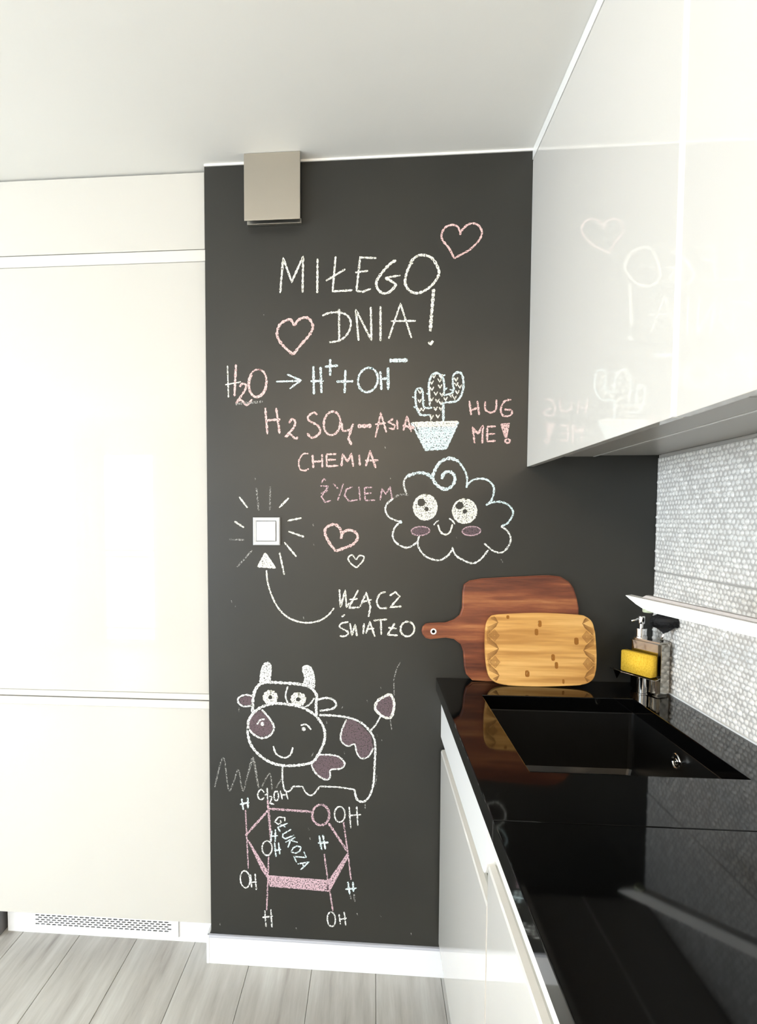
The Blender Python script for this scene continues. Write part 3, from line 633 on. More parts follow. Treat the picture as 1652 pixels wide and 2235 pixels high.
# ---------------------------------------------------------------- chalk writing and drawings on the wall (wall coordinates, 0.1 mm)
CH = """chalk_greeting||l|cream|51|2303,21147,2397,22174,2655,21464,3002,22202,2984,21144
chalk_greeting||l|cream|51|3436,22123,3427,21115
chalk_greeting||l|cream|51|3979,22169,3888,21150,4487,21165
chalk_greeting||l|cream|51|3688,21465,4269,21788
chalk_greeting||l|cream|51|4714,22144,4603,21146,4785,21108,5032,21198
chalk_greeting||l|cream|51|4714,22112,5191,22080
chalk_greeting||l|cream|51|4567,21681,4947,21717
chalk_greeting||s|cream|64|5775,21994,5630,21921,5414,21714,5215,21434,5217,21219,5382,21053,5582,21083,5762,21275,5653,21385,5452,21498
chalk_greeting||s|cream|64|6173,21903,6352,22074,6550,22121,6820,22023,7003,21734,7023,21521,6864,21277,6650,21106,6398,21024,6181,21101,6052,21302,6068,21551,6174,21832,6263,21918
chalk_greeting||l|cream|45|5452,21498,5905,21556
chalk_greeting||l|cream|45|5625,20231,6370,20220
chalk_greeting||l|cream|45|5574,19717,5912,20734,6248,19720
chalk_greeting||s|cream|48|3582,20441,3789,20517,4057,20527,4323,20438,4441,20207,4358,19915,4126,19707,3791,19649
chalk_greeting||l|cream|51|4083,20624,4092,19691
chalk_greeting||l|cream|51|4676,19678,4589,20594,5057,19686,5035,20663
chalk_greeting||l|cream|51|5322,20672,5329,19647
chalk_greeting||l|cream|76|6884,21134,6797,19904
chalk_greeting||l|cream|76|6739,19593,6819,19534,6883,19626
heart1||s|pink|49|7633,22658,7667,22769,7842,22937,8019,22973,8179,22890,8263,22694,8168,22470,7923,22233,7676,22100,7471,21994
heart1||s|pink|49|7471,21994,7318,22289,7118,22543,7105,22719,7203,22891,7398,22954,7559,22895,7640,22717
heart2||s|pink|65|2731,20167,2849,20328,3051,20405,3203,20336,3297,20120,3186,19876,2950,19618,2696,19310
heart2||s|pink|65|2696,19310,2408,19564,2222,19833,2222,20064,2342,20259,2579,20358,2663,20300,2731,20167
heart3||s|pink|67|4166,13724,4224,13920,4419,13998,4614,13921,4673,13765,4538,13570,4265,13451,4011,13352
heart3||s|pink|67|4011,13352,3834,13566,3676,13879,3715,14074,3950,14173,4107,14075,4177,13920,4166,13724
heart4||s|cream|39|4630,13093,4734,13219,4871,13181,4813,13024,4639,12846
heart4||s|cream|39|4639,12846,4462,12982,4383,13138,4500,13237,4618,13101
chalk_water_formula||l|cream|35|669,19019,693,18056
chalk_water_formula||l|cream|35|598,18443,1085,18522
chalk_water_formula||l|pink|54|933,19051,880,18091
chalk_water_formula||s|pink|54|1045,18371,1123,18464,1239,18425,1199,18256,984,17957,925,17882
chalk_water_formula||s|pink|54|925,17882,1081,17974,1255,17821,1430,17988
chalk_water_formula||s|pink|42|1631,18887,1712,18861,1784,18802,1839,18714,1874,18605,1885,18483,1872,18361,1834,18247,1777,18153,1704,18085,1621,18051,1537,18052,1458,18090,1392,18160,1343,18257,1316,18373,1314,18496,1337,18617,1382,18725,1446,18810,1523,18866,1607,18887,1690,18872
chalk_water_formula||s|pink|42|1763,18847,1806,18798,1838,18733,1859,18656,1868,18571,1864,18481,1847,18391,1819,18305,1780,18228,1733,18164,1679,18115,1622,18084,1564,18073,1508,18082,1457,18111,1413,18158,1379,18221,1356,18297,1345,18382,1348,18472,1363,18562,1390,18648,1428,18727
chalk_water_formula||l|faint|61|906,17852,1759,17916
chalk_water_formula||l|blue|46|2173,18511,2931,18520
chalk_water_formula||l|blue|46|2511,18722,2931,18535,2587,18290
chalk_water_formula||l|blue|58|3311,18949,3331,18110
chalk_water_formula||l|blue|58|3531,18926,3559,18144
chalk_water_formula||l|blue|58|3224,18504,3626,18508
chalk_water_formula||l|blue|58|3822,19151,3823,18661
chalk_water_formula||l|blue|58|3664,18931,4068,18953
chalk_water_formula||l|blue|58|5332,18763,5366,18208
chalk_water_formula||l|blue|58|5334,18530,5605,18555
chalk_water_formula||l|blue|58|4283,18819,4259,18133
chalk_water_formula||l|blue|58|4012,18479,4521,18481
chalk_water_formula||l|blue|69|5558,18869,5571,18205
chalk_water_formula||l|blue|100|5602,19071,6139,19071
chalk_water_formula||s|blue|54|5047,18861,5125,18824,5190,18760,5234,18675,5255,18575,5250,18470,5221,18368,5168,18279,5098,18209,5016,18166,4928,18152,4844,18170,4769,18217,4711,18289,4675,18381,4663,18484,4677,18589,4715,18687,4775,18770,4850,18831,4935,18864,5022,18866,5104,18838
chalk_acid_formula||l|pink|54|1835,17726,1898,16924
chalk_acid_formula||l|pink|54|2171,17721,2276,16939
chalk_acid_formula||l|pink|54|1834,17341,2297,17373
chalk_acid_formula||s|pink|54|2566,17257,2662,17376,2758,17292,2700,17104,2488,16880,2469,16823
chalk_acid_formula||s|pink|54|2469,16835,2603,16916,2757,16783,2841,16831
chalk_acid_formula||s|pink|54|3426,17491,3331,17567,3159,17456,3178,17325,3446,17171,3522,16983,3370,16834,3236,16816,3121,16949
chalk_acid_formula||s|pink|54|3932,17586,4002,17559,4062,17505,4106,17428,4131,17333,4134,17230,4116,17128,4078,17034,4022,16957,3955,16905,3881,16881,3808,16887,3741,16924,3686,16987,3648,17072,3631,17170,3635,17275,3661,17375,3706,17463,3766,17532,3837,17574,3911,17587,3983,17570
chalk_acid_formula||s|pink|54|4186,17238,4206,17013,4433,17048,4526,17215
chalk_acid_formula||l|pink|61|4478,17085,4377,16786,4472,16579
chalk_acid_formula||l|pink|92|4659,17139,5073,17146
chalk_acid_formula||l|pink|46|5195,16797,5351,17522,5524,16943
chalk_acid_formula||l|pink|46|5185,17189,5503,17223
chalk_acid_formula||l|pink|46|5838,17312,5859,17033
chalk_acid_formula||l|pink|46|6027,16994,6135,17419,6270,16954
chalk_acid_formula||l|pink|46|5726,17350,5578,17259,5784,17145,5747,17034,5598,17073
chalk_acid_formula||l|pink|77|6008,17143,6361,17072
chalk_motto||s|pink|38|3159,16326,2987,16308,2864,16082,2910,15854,3063,15815,3171,15871
chalk_motto||l|pink|50|3286,16287,3313,15890
chalk_motto||l|pink|50|3580,16304,3588,15907
chalk_motto||l|pink|50|3294,16079,3599,16096
chalk_motto||l|pink|50|3714,16303,3726,15925
chalk_motto||l|pink|50|3714,16303,4018,16308
chalk_motto||l|pink|50|3725,16133,4000,16139
chalk_motto||l|pink|50|3726,15933,4076,15961
chalk_motto||l|pink|50|4171,15941,4208,16299,4361,16072,4473,16316,4532,15921
chalk_motto||l|pink|50|4708,16277,4732,15957
chalk_motto||l|pink|50|4910,15937,5039,16387,5212,15879
chalk_motto||l|pink|50|4890,16107,5286,16112
chalk_motto||l|mauve|38|3516,15339,3773,15338,3563,15015,3678,14844,3850,14901
chalk_motto||l|mauve|38|3562,15433,3631,15566,3696,15509
chalk_motto||l|mauve|38|3543,15111,3754,15205
chalk_motto||l|mauve|38|3925,15413,4078,15242
chalk_motto||l|mauve|38|4230,15412,4060,14901
chalk_motto||l|mauve|38|4515,15317,4326,15242,4269,15052,4403,14882,4669,14919
chalk_motto||l|mauve|38|4705,15316,4745,14900
chalk_motto||l|mauve|38|4875,15297,4896,14900
chalk_motto||l|mauve|38|4875,15286,5102,15296
chalk_motto||l|mauve|38|4888,15108,5084,15127
chalk_motto||l|mauve|38|4896,14900,5199,14907
chalk_motto||l|mauve|38|5350,14900,5404,15258,5518,15088,5648,15314,5707,14937
chalk_rays||l|cream|47|1009,15014,1267,14679
chalk_rays||l|cream|47|2553,14980,2255,14679
chalk_rays||l|cream|47|2512,14279,2947,14366
chalk_rays||l|cream|47|2539,13953,3026,13786
chalk_rays||l|cream|47|2412,13618,2788,13175
chalk_rays||l|cream|47|2264,13302,2410,12610
chalk_rays||l|cream|47|855,14256,1155,14067
chalk_rays||l|faint|43|1550,15287,1618,14600
chalk_rays||l|faint|43|1980,15325,1965,14601
chalk_rays||l|faint|43|690,13701,1165,13683
chalk_rays||l|faint|43|1404,13356,918,12827
chalk_arrow||f|cream|0|1813,13279,1590,12861,2123,12825
chalk_arrow||l|cream|47|1813,13279,1590,12861,2123,12825,1813,13279
chalk_arrow||s|cream|43|1851,12744,1889,12366,2028,11930,2247,11534,2567,11259,3005,11126,3443,11173,3759,11356,3956,11597
chalk_light_caption||l|cream|47|4120,12173,4153,11620,4301,12147,4342,11622,4428,11762
chalk_light_caption||l|cream|47|4700,12160,4467,11723,4428,11604,4742,11628
chalk_light_caption||l|cream|47|4427,11861,4682,11892
chalk_light_caption||l|cream|47|4761,11648,4943,12084,5074,11652,5017,11336
chalk_light_caption||l|cream|47|4800,11787,5112,11869
chalk_light_caption||l|cream|47|5656,11994,5829,12114,5966,11978,5678,11641,6018,11673
chalk_light_caption||s|cream|47|5538,12110,5364,12049,5268,11812,5367,11617,5581,11620
chalk_light_caption||s|cream|47|4410,11168,4194,11125,4135,11005,4392,10850,4313,10730,4136,10727
chalk_light_caption||s|cream|47|6243,11206,6302,11186,6352,11149,6389,11097,6411,11035,6415,10968,6401,10903,6370,10844,6325,10797,6270,10765,6209,10752,6148,10759,6092,10785,6046,10828,6014,10884,5998,10949,6000,11016,6021,11080,6057,11135,6106,11177,6164,11202,6226,11208,6285,11194
chalk_light_caption||l|cream|47|4193,11323,4291,11396
chalk_light_caption||l|cream|47|4450,11129,4510,10753,4607,11092,4667,10736
chalk_light_caption||l|cream|47|4881,11136,4856,10799
chalk_light_caption||l|cream|47|4942,10820,5057,11178,5216,10726
chalk_light_caption||l|cream|47|4961,10959,5195,10983
chalk_light_caption||l|cream|47|5174,11228,5583,11266
chalk_light_caption||l|cream|47|5397,11223,5411,10789
chalk_light_caption||l|cream|47|5817,11151,5606,10792,5917,10778
chalk_light_caption||l|cream|47|5624,11010,5877,10994
chalk_cloud||s|blue|78|7189,15538,7245,15697,7387,15763,7532,15681,7577,15507,7479,15319,7293,15233,7076,15335,6929,15539,6956,15742,7125,16031,7411,16159,7670,16071
chalk_cloud||s|blue|48|7670,16071,7845,15824,7934,15593,7924,15275
chalk_cloud||s|blue|48|7924,15333,8079,15491,8306,15548,8534,15504,8708,15330,8725,15128,8658,14897,8504,14752
chalk_cloud||s|blue|48|8503,14767,8687,14839,8943,14853,9172,14752,9303,14550,9236,14347,9125,14202,8956,14129
chalk_cloud||s|white|45|8956,14129,9157,13970,9247,13738,9166,13505,8998,13344,8769,13372,8595,13502,8465,13618
chalk_cloud||s|white|45|8597,13415,8428,13194,8258,13047,8086,13016,7825,13117,7621,13262,7517,13496
chalk_cloud||s|white|45|7518,13408,7391,13231,7160,13097,6928,13125,6694,13241,6516,13491,6500,13697,6542,13829
chalk_cloud||s|white|45|6485,13653,6312,13519,6107,13474,5843,13620,5738,13811,5781,14048,5926,14225
chalk_cloud||s|white|45|6151,15090,6062,15338,6089,15542,6234,15658
chalk_cloud||s|faint|45|6225,15060,5948,15075,5744,14958
chalk_cloud||s|white|45|5744,14958,5570,14812,5507,14636,5587,14430,5779,14312,5984,14254
chalk_cloud||s|blue|72|6118,15600,6234,15658,6494,15730,6755,15685,6900,15568
chalk_cloud||l|blue|84|5926,14225,6007,14269
chalk_cloud|eye0|s|cream|45|6703,15068,6803,15052,6894,15005,6969,14931,7022,14836,7047,14730,7043,14620,7010,14517,6951,14429,6871,14363,6776,14327,6675,14322,6578,14349,6491,14407,6423,14489,6380,14589,6365,14698,6379,14807,6422,14906,6490,14986,6577,15042,6674,15067,6774,15060
chalk_cloud|eye0|h|cream|0|6707,14694,353,382,6590,14835,119,6746,14642,66
chalk_cloud|eye1|s|cream|45|7872,14933,7974,14917,8067,14872,8144,14802,8198,14713,8224,14612,8221,14508,8187,14410,8127,14326,8045,14264,7948,14229,7845,14225,7745,14251,7656,14305,7586,14383,7542,14478,7526,14581,7541,14684,7585,14778,7654,14855,7742,14907,7842,14931,7945,14925
chalk_cloud|eye1|h|cream|0|7877,14578,364,364,7722,14747,119,7886,14569,66
chalk_cloud||s|white|36|6968,14154,7031,14241,7117,14300
chalk_cloud||s|white|36|7420,14359,7521,14286,7595,14184
chalk_cloud||s|cream|45|7090,14168,7165,13964,7296,13876,7439,13935,7523,14184
chalk_cloud|cheek0|s|mauve|30|6561,14111,6642,14110,6716,14097,6778,14074,6821,14042,6843,14005,6841,13965,6816,13926,6770,13892,6706,13864,6630,13847,6549,13841,6470,13846,6399,13863,6343,13889,6307,13923,6293,13962,6304,14002,6337,14040,6390,14072,6459,14096,6538,14109,6619,14111
chalk_cloud|cheek0|f|plum|0|6562,14105,6675,14100,6769,14071,6825,14024,6834,13969,6793,13915,6710,13872,6601,13849,6486,13850,6386,13874,6321,13918,6302,13973,6334,14028,6410,14074,6515,14101
chalk_cloud|cheek1|s|mauve|30|8078,14115,8157,14114,8230,14101,8291,14078,8334,14046,8356,14009,8354,13970,8330,13931,8284,13897,8221,13870,8147,13853,8067,13846,7989,13852,7919,13868,7864,13895,7828,13929,7814,13967,7824,14007,7857,14044,7909,14076,7977,14100,8054,14113,8134,14115
chalk_cloud|cheek1|f|plum|0|8078,14109,8190,14104,8283,14075,8338,14029,8347,13974,8307,13920,8225,13878,8118,13855,8004,13856,7906,13880,7841,13923,7823,13978,7854,14033,7928,14078,8032,14105
chalk_cow|horn0|f|white|0|1630,9204,1670,9535,1749,9769,1884,9849,1980,9735,1960,9348,1921,9250
chalk_cow|horn1|f|white|0|3017,9257,3048,9412,2979,9680,3094,9779,3247,9705,3342,9419,3343,9072,3247,9070
chalk_cow|horn0|s|white|38|1630,9204,1670,9535,1749,9769,1884,9849,1980,9735,1960,9348,1921,9250
chalk_cow|horn1|s|white|38|3017,9219,3048,9412,2979,9680,3094,9779,3247,9705,3342,9419,3343,9072
chalk_cow||s|white|75|1392,8243,1414,8712,1513,9026,1746,9207,2249,9219,2941,9178,3247,9070,3419,8843,3400,8572,3420,8185
chalk_cow|ear0|s|white|45|1395,8770,1162,8803,946,8700,945,8544,1121,8431,1394,8478
chalk_cow|ear0|f|plum|0|1395,8751,1161,8764,985,8681,985,8545,1121,8462,1394,8497
chalk_cow|ear1|s|white|53|3458,8709,3705,8773,3934,8722,4030,8570,3897,8431,3515,8362
chalk_cow|eye0|s|cream|98|1958,8925,2010,8919,2057,8897,2096,8863,2122,8819,2135,8768,2132,8715,2114,8665,2083,8623,2040,8590,1991,8571,1938,8568,1888,8580,1843,8606,1808,8644,1787,8691,1779,8743,1788,8795,1811,8843,1847,8883,1892,8910,1943,8924,1995,8922
chalk_cow|eye1|s|cream|98|2845,8874,2898,8868,2947,8848,2987,8816,3015,8773,3028,8725,3025,8675,3007,8627,2974,8586,2930,8556,2879,8537,2825,8534,2773,8545,2726,8570,2690,8606,2667,8651,2660,8701,2669,8750,2692,8796,2729,8834,2776,8860,2829,8873,2883,8872
chalk_cow|eye0|s|cream|45|1958,8839,1985,8836,2010,8825,2030,8807,2044,8784,2050,8758,2049,8730,2039,8704,2023,8682,2001,8665,1975,8655,1948,8653,1921,8659,1898,8673,1880,8693,1868,8718,1865,8745,1869,8772,1881,8797,1900,8817,1923,8832,1950,8839,1977,8838
chalk_cow|eye1|s|cream|45|2845,8797,2874,8794,2900,8783,2922,8765,2937,8742,2944,8715,2942,8688,2932,8662,2915,8640,2891,8623,2863,8613,2834,8611,2806,8617,2780,8631,2761,8651,2749,8675,2745,8702,2749,8729,2762,8754,2782,8775,2808,8789,2836,8796,2865,8795
chalk_cow||s|white|41|2518,9110,2441,8817,2525,8548
chalk_cow||s|white|41|3343,8764,3209,8567,2979,8425
chalk_cow||s|white|68|1253,7652,1274,8005,1549,8346,1976,8533,2440,8546,2979,8444,3401,8185,3650,7805,3662,7417,3478,6982,3248,6701,2630,6580,2087,6620,1659,6840,1348,7184,1233,7573,1253,7730
chalk_cow|patch0|s|white|53|1685,8349,1936,8064,2071,7795,1973,7557,1700,7431,1428,7540,1273,7711
chalk_cow|patch0|f|plum|0|1665,8329,1917,8063,2044,7794,1954,7576,1700,7470,1447,7560,1273,7731,1294,8006,1470,8246
chalk_cow||s|white|45|1527,7856,1644,8016,1781,8040
chalk_cow||s|white|45|2921,7879,3094,7912,3247,7753
chalk_cow||l|white|113|1652,7891,1761,7887
chalk_cow||l|white|113|2959,7764,3075,7764
chalk_cow||s|white|45|2049,7188,2146,6936,2398,6827,2592,6932,2669,7169
chalk_cow||s|white|56|3496,8226,3973,8221,4468,8158,4847,7996,5151,7658,5248,7314,5233,6694,5198,6110,5087,5716,4897,5513,4688,5582,4610,5892
chalk_cow||l|white|41|4610,5892,4094,5950,3518,5947
chalk_cow||s|white|41|3518,5947,3287,5662,3094,5714,2978,5925
chalk_cow||s|white|41|2668,5913,2551,5751,2396,5804,2338,6196,2339,6550
chalk_cow||l|white|41|2978,5925,2668,5913
chalk_cow|patch1|f|plum|0|4354,8116,4203,7744,4185,7434,4395,7266,4604,7331,4681,7063,4815,6893,5042,6959,5191,7235,5114,7619,4809,7956,4544,8122
chalk_cow|patch1|s|white|41|4354,8116,4203,7744,4185,7434,4395,7266,4604,7331,4681,7063,4815,6893,5042,6959,5191,7235
chalk_cow|patch2|f|plum|0|3574,6966,3976,6960,4206,6852,4302,6680,4169,6539,3863,6488,3844,6253,3710,6170,3440,6316,3286,6545,3286,6702,3478,6943
chalk_cow|patch2|s|white|45|3574,6966,3976,6960,4206,6852,4302,6680,4169,6539,3863,6488,3844,6253,3710,6170,3440,6316,3286,6545,3286,6702,3478,6943,3574,6966
chalk_cow||l|white|41|5094,7772,5262,7970,5430,8283
chalk_cow|tail_tuft|f|plum|0|5411,8282,5241,8469,5296,8701,5482,8840,5707,8922,5821,8639,5749,8254,5599,8192
chalk_cow|tail_tuft|s|cream|68|5411,8282,5241,8469,5296,8701,5482,8840,5707,8922,5821,8639,5749,8254,5599,8192,5411,8282
chalk_grass||s|faint|34|157,5795,442,6758,612,5713,792,6058,932,6380,1065,5711,1205,6153,1405,6792,1576,5811
chalk_grass||s|faint|34|1674,5854,1930,6299,2006,5788
chalk_grass||s|faint|34|2123,5833,2319,6156
chalk_grass||l|faint|41|1205,6153,1405,6792,1576,5811
chalk_glucose||l|mauve|58|1872,5159,3285,5118
chalk_glucose||l|mauve|58|3798,4777,4391,3895
chalk_glucose||l|mauve|58|1144,4250,1872,5098
chalk_glucose||l|mauve|58|1861,5462,1969,4084
chalk_glucose||s|mauve|58|3553,5359,3631,5348,3702,5310,3761,5247,3801,5165,3820,5072,3816,4974,3790,4882,3743,4802,3679,4741,3605,4706,3526,4698,3449,4719,3382,4767,3329,4837,3296,4924,3285,5020,3297,5117,3332,5206,3385,5279,3453,5331,3530,5357,3609,5354
chalk_glucose||l|mauve|38|1149,5087,1184,4231
chalk_glucose||l|mauve|38|1184,4211,1231,3166
chalk_glucose||l|mauve|38|1887,3630,1864,2890,1819,1814
chalk_glucose||l|mauve|38|3662,3779,3782,2909
chalk_glucose||l|mauve|38|3822,2707,3943,1916
chalk_glucose||l|mauve|38|4270,4838,4411,3836
chalk_glucose||l|mauve|38|4411,3836,4513,2969
chalk_glucose||f|mauve|0|1804,2977,3762,2908,3834,2565,1923,2626
chalk_glucose||f|mauve|0|4384,3826,4439,3716,3882,2629,3743,2581,3782,2869
chalk_glucose||f|mauve|0|1144,4229,1244,4090,1885,3055,1844,2868,1643,3166
chalk_glucose||l|mauve|31|1804,2969,3762,2908
chalk_glucose||l|mauve|31|1923,2626,3822,2564
chalk_glucose||l|mauve|31|4392,3794,3782,2869
chalk_glucose||l|mauve|31|1244,4090,1885,3055
chalk_glucose||l|blue|50|1030,5449,1080,5084
chalk_glucose||l|blue|50|1224,5497,1230,5152
chalk_glucose||l|blue|50|968,5263,1271,5337
chalk_glucose||l|blue|50|3503,4359,3583,3897
chalk_glucose||l|blue|50|3621,4385,3701,3923
chalk_glucose||l|blue|50|3464,4114,3800,4150
chalk_glucose||l|blue|50|4415,2902,4475,2498
chalk_glucose||l|blue|50|4572,2911,4593,2586
chalk_glucose||l|blue|50|4337,2654,4691,2705
chalk_glucose||l|faint|46|4475,2498,4515,2337
chalk_glucose||l|faint|46|4613,2506,4634,2262
chalk_glucose||s|white|38|1754,5681,1654,5778,1554,5653,1565,5511,1653,5442,1753,5519
chalk_glucose||s|white|38|2142,5741,2163,5735,2182,5717,2197,5687,2208,5649,2213,5605,2212,5560,2204,5517,2192,5480,2174,5453,2155,5437,2133,5434,2113,5444,2095,5467,2081,5500,2072,5541,2070,5586,2073,5631,2082,5672,2097,5705,2115,5729,2136,5740,2157,5738
chalk_glucose||s|white|38|4151,5324,4199,5315,4243,5286,4279,5238,4304,5176,4316,5106,4313,5032,4297,4963,4268,4903,4229,4857,4184,4831,4135,4826,4088,4842,4047,4878,4014,4932,3994,4998,3987,5070,3994,5143,4015,5210,4048,5265,4090,5304,4137,5322,4185,5320
chalk_glucose||s|white|38|1840,4110,1887,4102,1929,4075,1964,4029,1988,3971,1999,3904,1997,3834,1980,3767,1952,3710,1914,3667,1869,3642,1822,3636,1776,3651,1736,3686,1704,3736,1685,3799,1678,3868,1686,3937,1707,4001,1739,4054,1780,4091,1826,4109,1874,4107
chalk_glucose||s|white|38|1096,3087,1142,3082,1186,3054,1225,3004,1255,2938,1274,2860,1279,2778,1271,2699,1251,2630,1219,2575,1179,2541,1135,2531,1089,2544,1046,2580,1010,2637,984,2708,970,2788,969,2870,981,2946,1006,3011,1041,3058,1083,3084,1129,3086
chalk_glucose||s|white|38|3879,1883,3917,1878,3953,1852,3983,1809,4007,1752,4020,1686,4023,1616,4015,1549,3997,1490,3970,1445,3936,1417,3899,1409,3862,1422,3827,1454,3799,1503,3779,1564,3769,1632,3770,1702,3782,1766,3804,1821,3833,1860,3868,1881,3906,1881
chalk_glucose||l|white|38|1847,5834,1861,5462
chalk_glucose||l|white|38|1774,5601,1854,5624
chalk_glucose||l|white|38|1914,5566,2013,5550,1933,5344,2073,5309
chalk_glucose||l|white|38|2273,5762,2332,5482
chalk_glucose||l|white|38|2452,5770,2512,5489
chalk_glucose||l|white|38|2293,5622,2492,5642
chalk_glucose||l|white|38|4445,5328,4498,4647
chalk_glucose||l|white|38|4679,5358,4721,4738
chalk_glucose||l|white|38|4426,5046,4817,5096
chalk_glucose||l|white|38|1299,2984,1337,2553
chalk_glucose||l|white|38|1449,3012,1486,2478
chalk_glucose||l|white|38|1277,2715,1500,2747
chalk_glucose||l|white|38|1759,1811,1797,1253
chalk_glucose||l|white|38|1953,1864,1987,1265
chalk_glucose||l|white|38|1677,1578,2021,1640
chalk_glucose||l|white|38|4141,1825,4182,1499
chalk_glucose||l|white|38|4300,1916,4353,1468
chalk_glucose||l|white|38|4142,1640,4379,1716
chalk_glucose||l|blue|42|1990,4452,1961,4083
chalk_glucose||l|blue|42|2110,4498,2101,4090
chalk_glucose||l|blue|42|1969,4268,2190,4298
chalk_glucose||l|blue|42|2081,4069,2128,3601
chalk_glucose||l|blue|42|2209,4075,2248,3689
chalk_glucose||l|blue|42|2068,3803,2289,3854
chalk_glucose||l|white|38|2411,4781,2413,4899,2210,4907,2088,4747,2206,4669,2296,4730,2255,4814
chalk_glucose||l|blue|38|2508,4719,2183,4566,2271,4426
chalk_glucose||l|blue|38|2276,4664,2434,4585
chalk_glucose||l|blue|38|2613,4521,2353,4356,2342,4256,2426,4207,2704,4335
chalk_glucose||l|blue|38|2744,4266,2428,4094
chalk_glucose||l|blue|38|2821,4108,2591,4171,2510,3926
chalk_glucose||l|blue|38|2935,3958,2799,3990,2673,3920,2619,3784,2755,3753,2881,3822,2935,3958
chalk_glucose||l|blue|38|3012,3815,3103,3629,2696,3641,2787,3455
chalk_glucose||l|blue|38|2819,3405,3180,3486,2910,3218
chalk_glucose||l|blue|38|2959,3447,3027,3307
chalk_cactus||s|blue|52|6812,17717,6781,18097,6778,18385,6854,18605,6984,18681,7128,18613,7202,18482,7230,18273,7220,18038
chalk_cactus||s|blue|52|7214,18032,7344,18043,7499,18138,7483,18347,7481,18568,7557,18671,7687,18681,7767,18550,7790,18264,7735,18030,7620,17862,7438,17819,7242,17816
chalk_cactus||s|blue|52|6815,17454,6657,17443,6525,17471,6431,17630,6390,17841,6380,18130,6439,18220,6544,18232,6598,18100,6607,17838,6655,17667,6878,17664
chalk_cactus||l|blue|68|7203,17816,7217,17266
chalk_cactus||l|cream|36|6812,17717,6792,18280
chalk_cactus||l|cream|20|6841,17467,6843,17270
chalk_cactus||l|cream|37|6860,18638,6920,18539,6971,18642
chalk_cactus||l|cream|37|6797,18456,6857,18357,6908,18461
chalk_cactus||l|cream|37|7032,18517,7092,18419,7143,18522
chalk_cactus||l|cream|37|6806,18273,6866,18174,6917,18278
chalk_cactus||l|cream|37|7047,18335,7107,18236,7158,18339
chalk_cactus||l|cream|37|6925,18128,6985,18029,7036,18132
chalk_cactus||l|cream|37|7102,18099,7162,18000,7213,18103
chalk_cactus||l|cream|37|6802,17959,6863,17860,6914,17964
chalk_cactus||l|cream|37|6973,17918,7033,17819,7084,17922
chalk_cactus||l|cream|37|6923,17683,6984,17583,7035,17688
chalk_cactus||l|cream|37|6992,17459,7052,17360,7103,17464
chalk_cactus||l|cream|37|6808,17435,6868,17336,6920,17440
chalk_cactus||l|cream|37|7215,17966,7274,17867,7325,17971
chalk_cactus||l|cream|37|7514,18535,7573,18436,7624,18539
chalk_cactus||l|cream|37|7522,18392,7582,18293,7632,18396
chalk_cactus||l|cream|37|7627,18325,7687,18226,7737,18330
chalk_cactus||l|cream|37|7377,18055,7436,17956,7487,18060
chalk_cactus||l|cream|37|7558,18157,7617,18058,7668,18161
chalk_cactus||l|cream|37|7481,18001,7541,17903,7592,18006
chalk_cactus||l|cream|37|6448,17925,6508,17826,6560,17930
chalk_cactus||l|cream|37|6459,18187,6519,18088,6570,18192
chalk_cactus||l|cream|37|6556,17661,6616,17562,6668,17666
chalk_cactus||l|cream|37|6451,17663,6511,17563,6563,17668
chalk_cactus||l|cream|37|7079,17851,7139,17752,7190,17856
chalk_cactus||l|cream|37|7081,17680,7141,17581,7192,17685
chalk_cactus||l|cream|37|7069,18634,7129,18535,7180,18638
chalk_cactus||l|blue|41|6283,17987,6375,17972
chalk_cactus||l|blue|41|6325,17697,6418,17657
chalk_cactus||l|blue|41|6703,18085,6808,18057
chalk_cactus||l|blue|41|7181,18586,7252,18624
chalk_cactus||l|blue|41|7388,18192,7499,18151
chalk_cactus||l|blue|41|7238,18168,7315,18245
chalk_cactus||l|blue|41|6607,17864,6665,17889
chalk_cactus|pot|f|cream|0|6303,17224,7654,17247,7578,17098,6424,17091
chalk_cactus|pot|f|blue|0|6424,17091,7578,17098,7299,16436,6694,16428
chalk_cactus|pot|l|blue|61|6277,17224,6701,16421,7299,16449,7655,17234
chalk_cactus|pot|l|cream|55|6290,17217,7648,17234
chalk_cactus|pot|l|cream|55|6397,17144,7591,17143
chalk_cactus|pot|l|blue|30|6477,16998,7501,17000
chalk_cactus|pot|l|blue|30|6558,16839,7424,16856
chalk_cactus|pot|l|blue|30|6625,16706,7374,16712
chalk_cactus|pot|l|blue|30|6666,16574,7336,16581
chalk_cactus|pot|l|blue|30|6504,16918,7463,16935
chalk_hug_caption||l|pink|49|7969,17849,8029,17432
chalk_hug_caption||l|pink|49|8203,17845,8263,17429
chalk_hug_caption||l|pink|49|7991,17559,8259,17657
chalk_hug_caption||l|pink|49|8142,16596,8078,17069,8235,16868,8375,17120,8366,16594
chalk_hug_caption||l|pink|49|8502,17083,8509,16648
chalk_hug_caption||l|pink|49|8502,17083,8752,17087
chalk_hug_caption||l|pink|49|8505,16865,8738,16870
chalk_hug_caption||l|pink|49|8509,16648,8759,16663
chalk_hug_caption||s|pink|45|8436,17824,8440,17589,8602,17497,8744,17585,8757,17873
chalk_hug_caption||s|pink|45|9185,17867,8990,17816,8887,17583,8961,17402,9157,17400,9215,17543,8994,17582
chalk_hug_caption||s|pink|45|9098,16707,9119,16705,9138,16698,9154,16687,9165,16673,9170,16658,9170,16642,9163,16627,9150,16614,9134,16605,9114,16600,9093,16599,9073,16603,9054,16612,9040,16624,9031,16638,9028,16654,9031,16670,9040,16684,9054,16696,9072,16704,9092,16707,9113,16706
chalk_hug_caption||f|pink|0|8876,17169,9161,17184,9087,16751,9016,16752
chalk_specks||l|faint|31|1799,20527,1812,20467
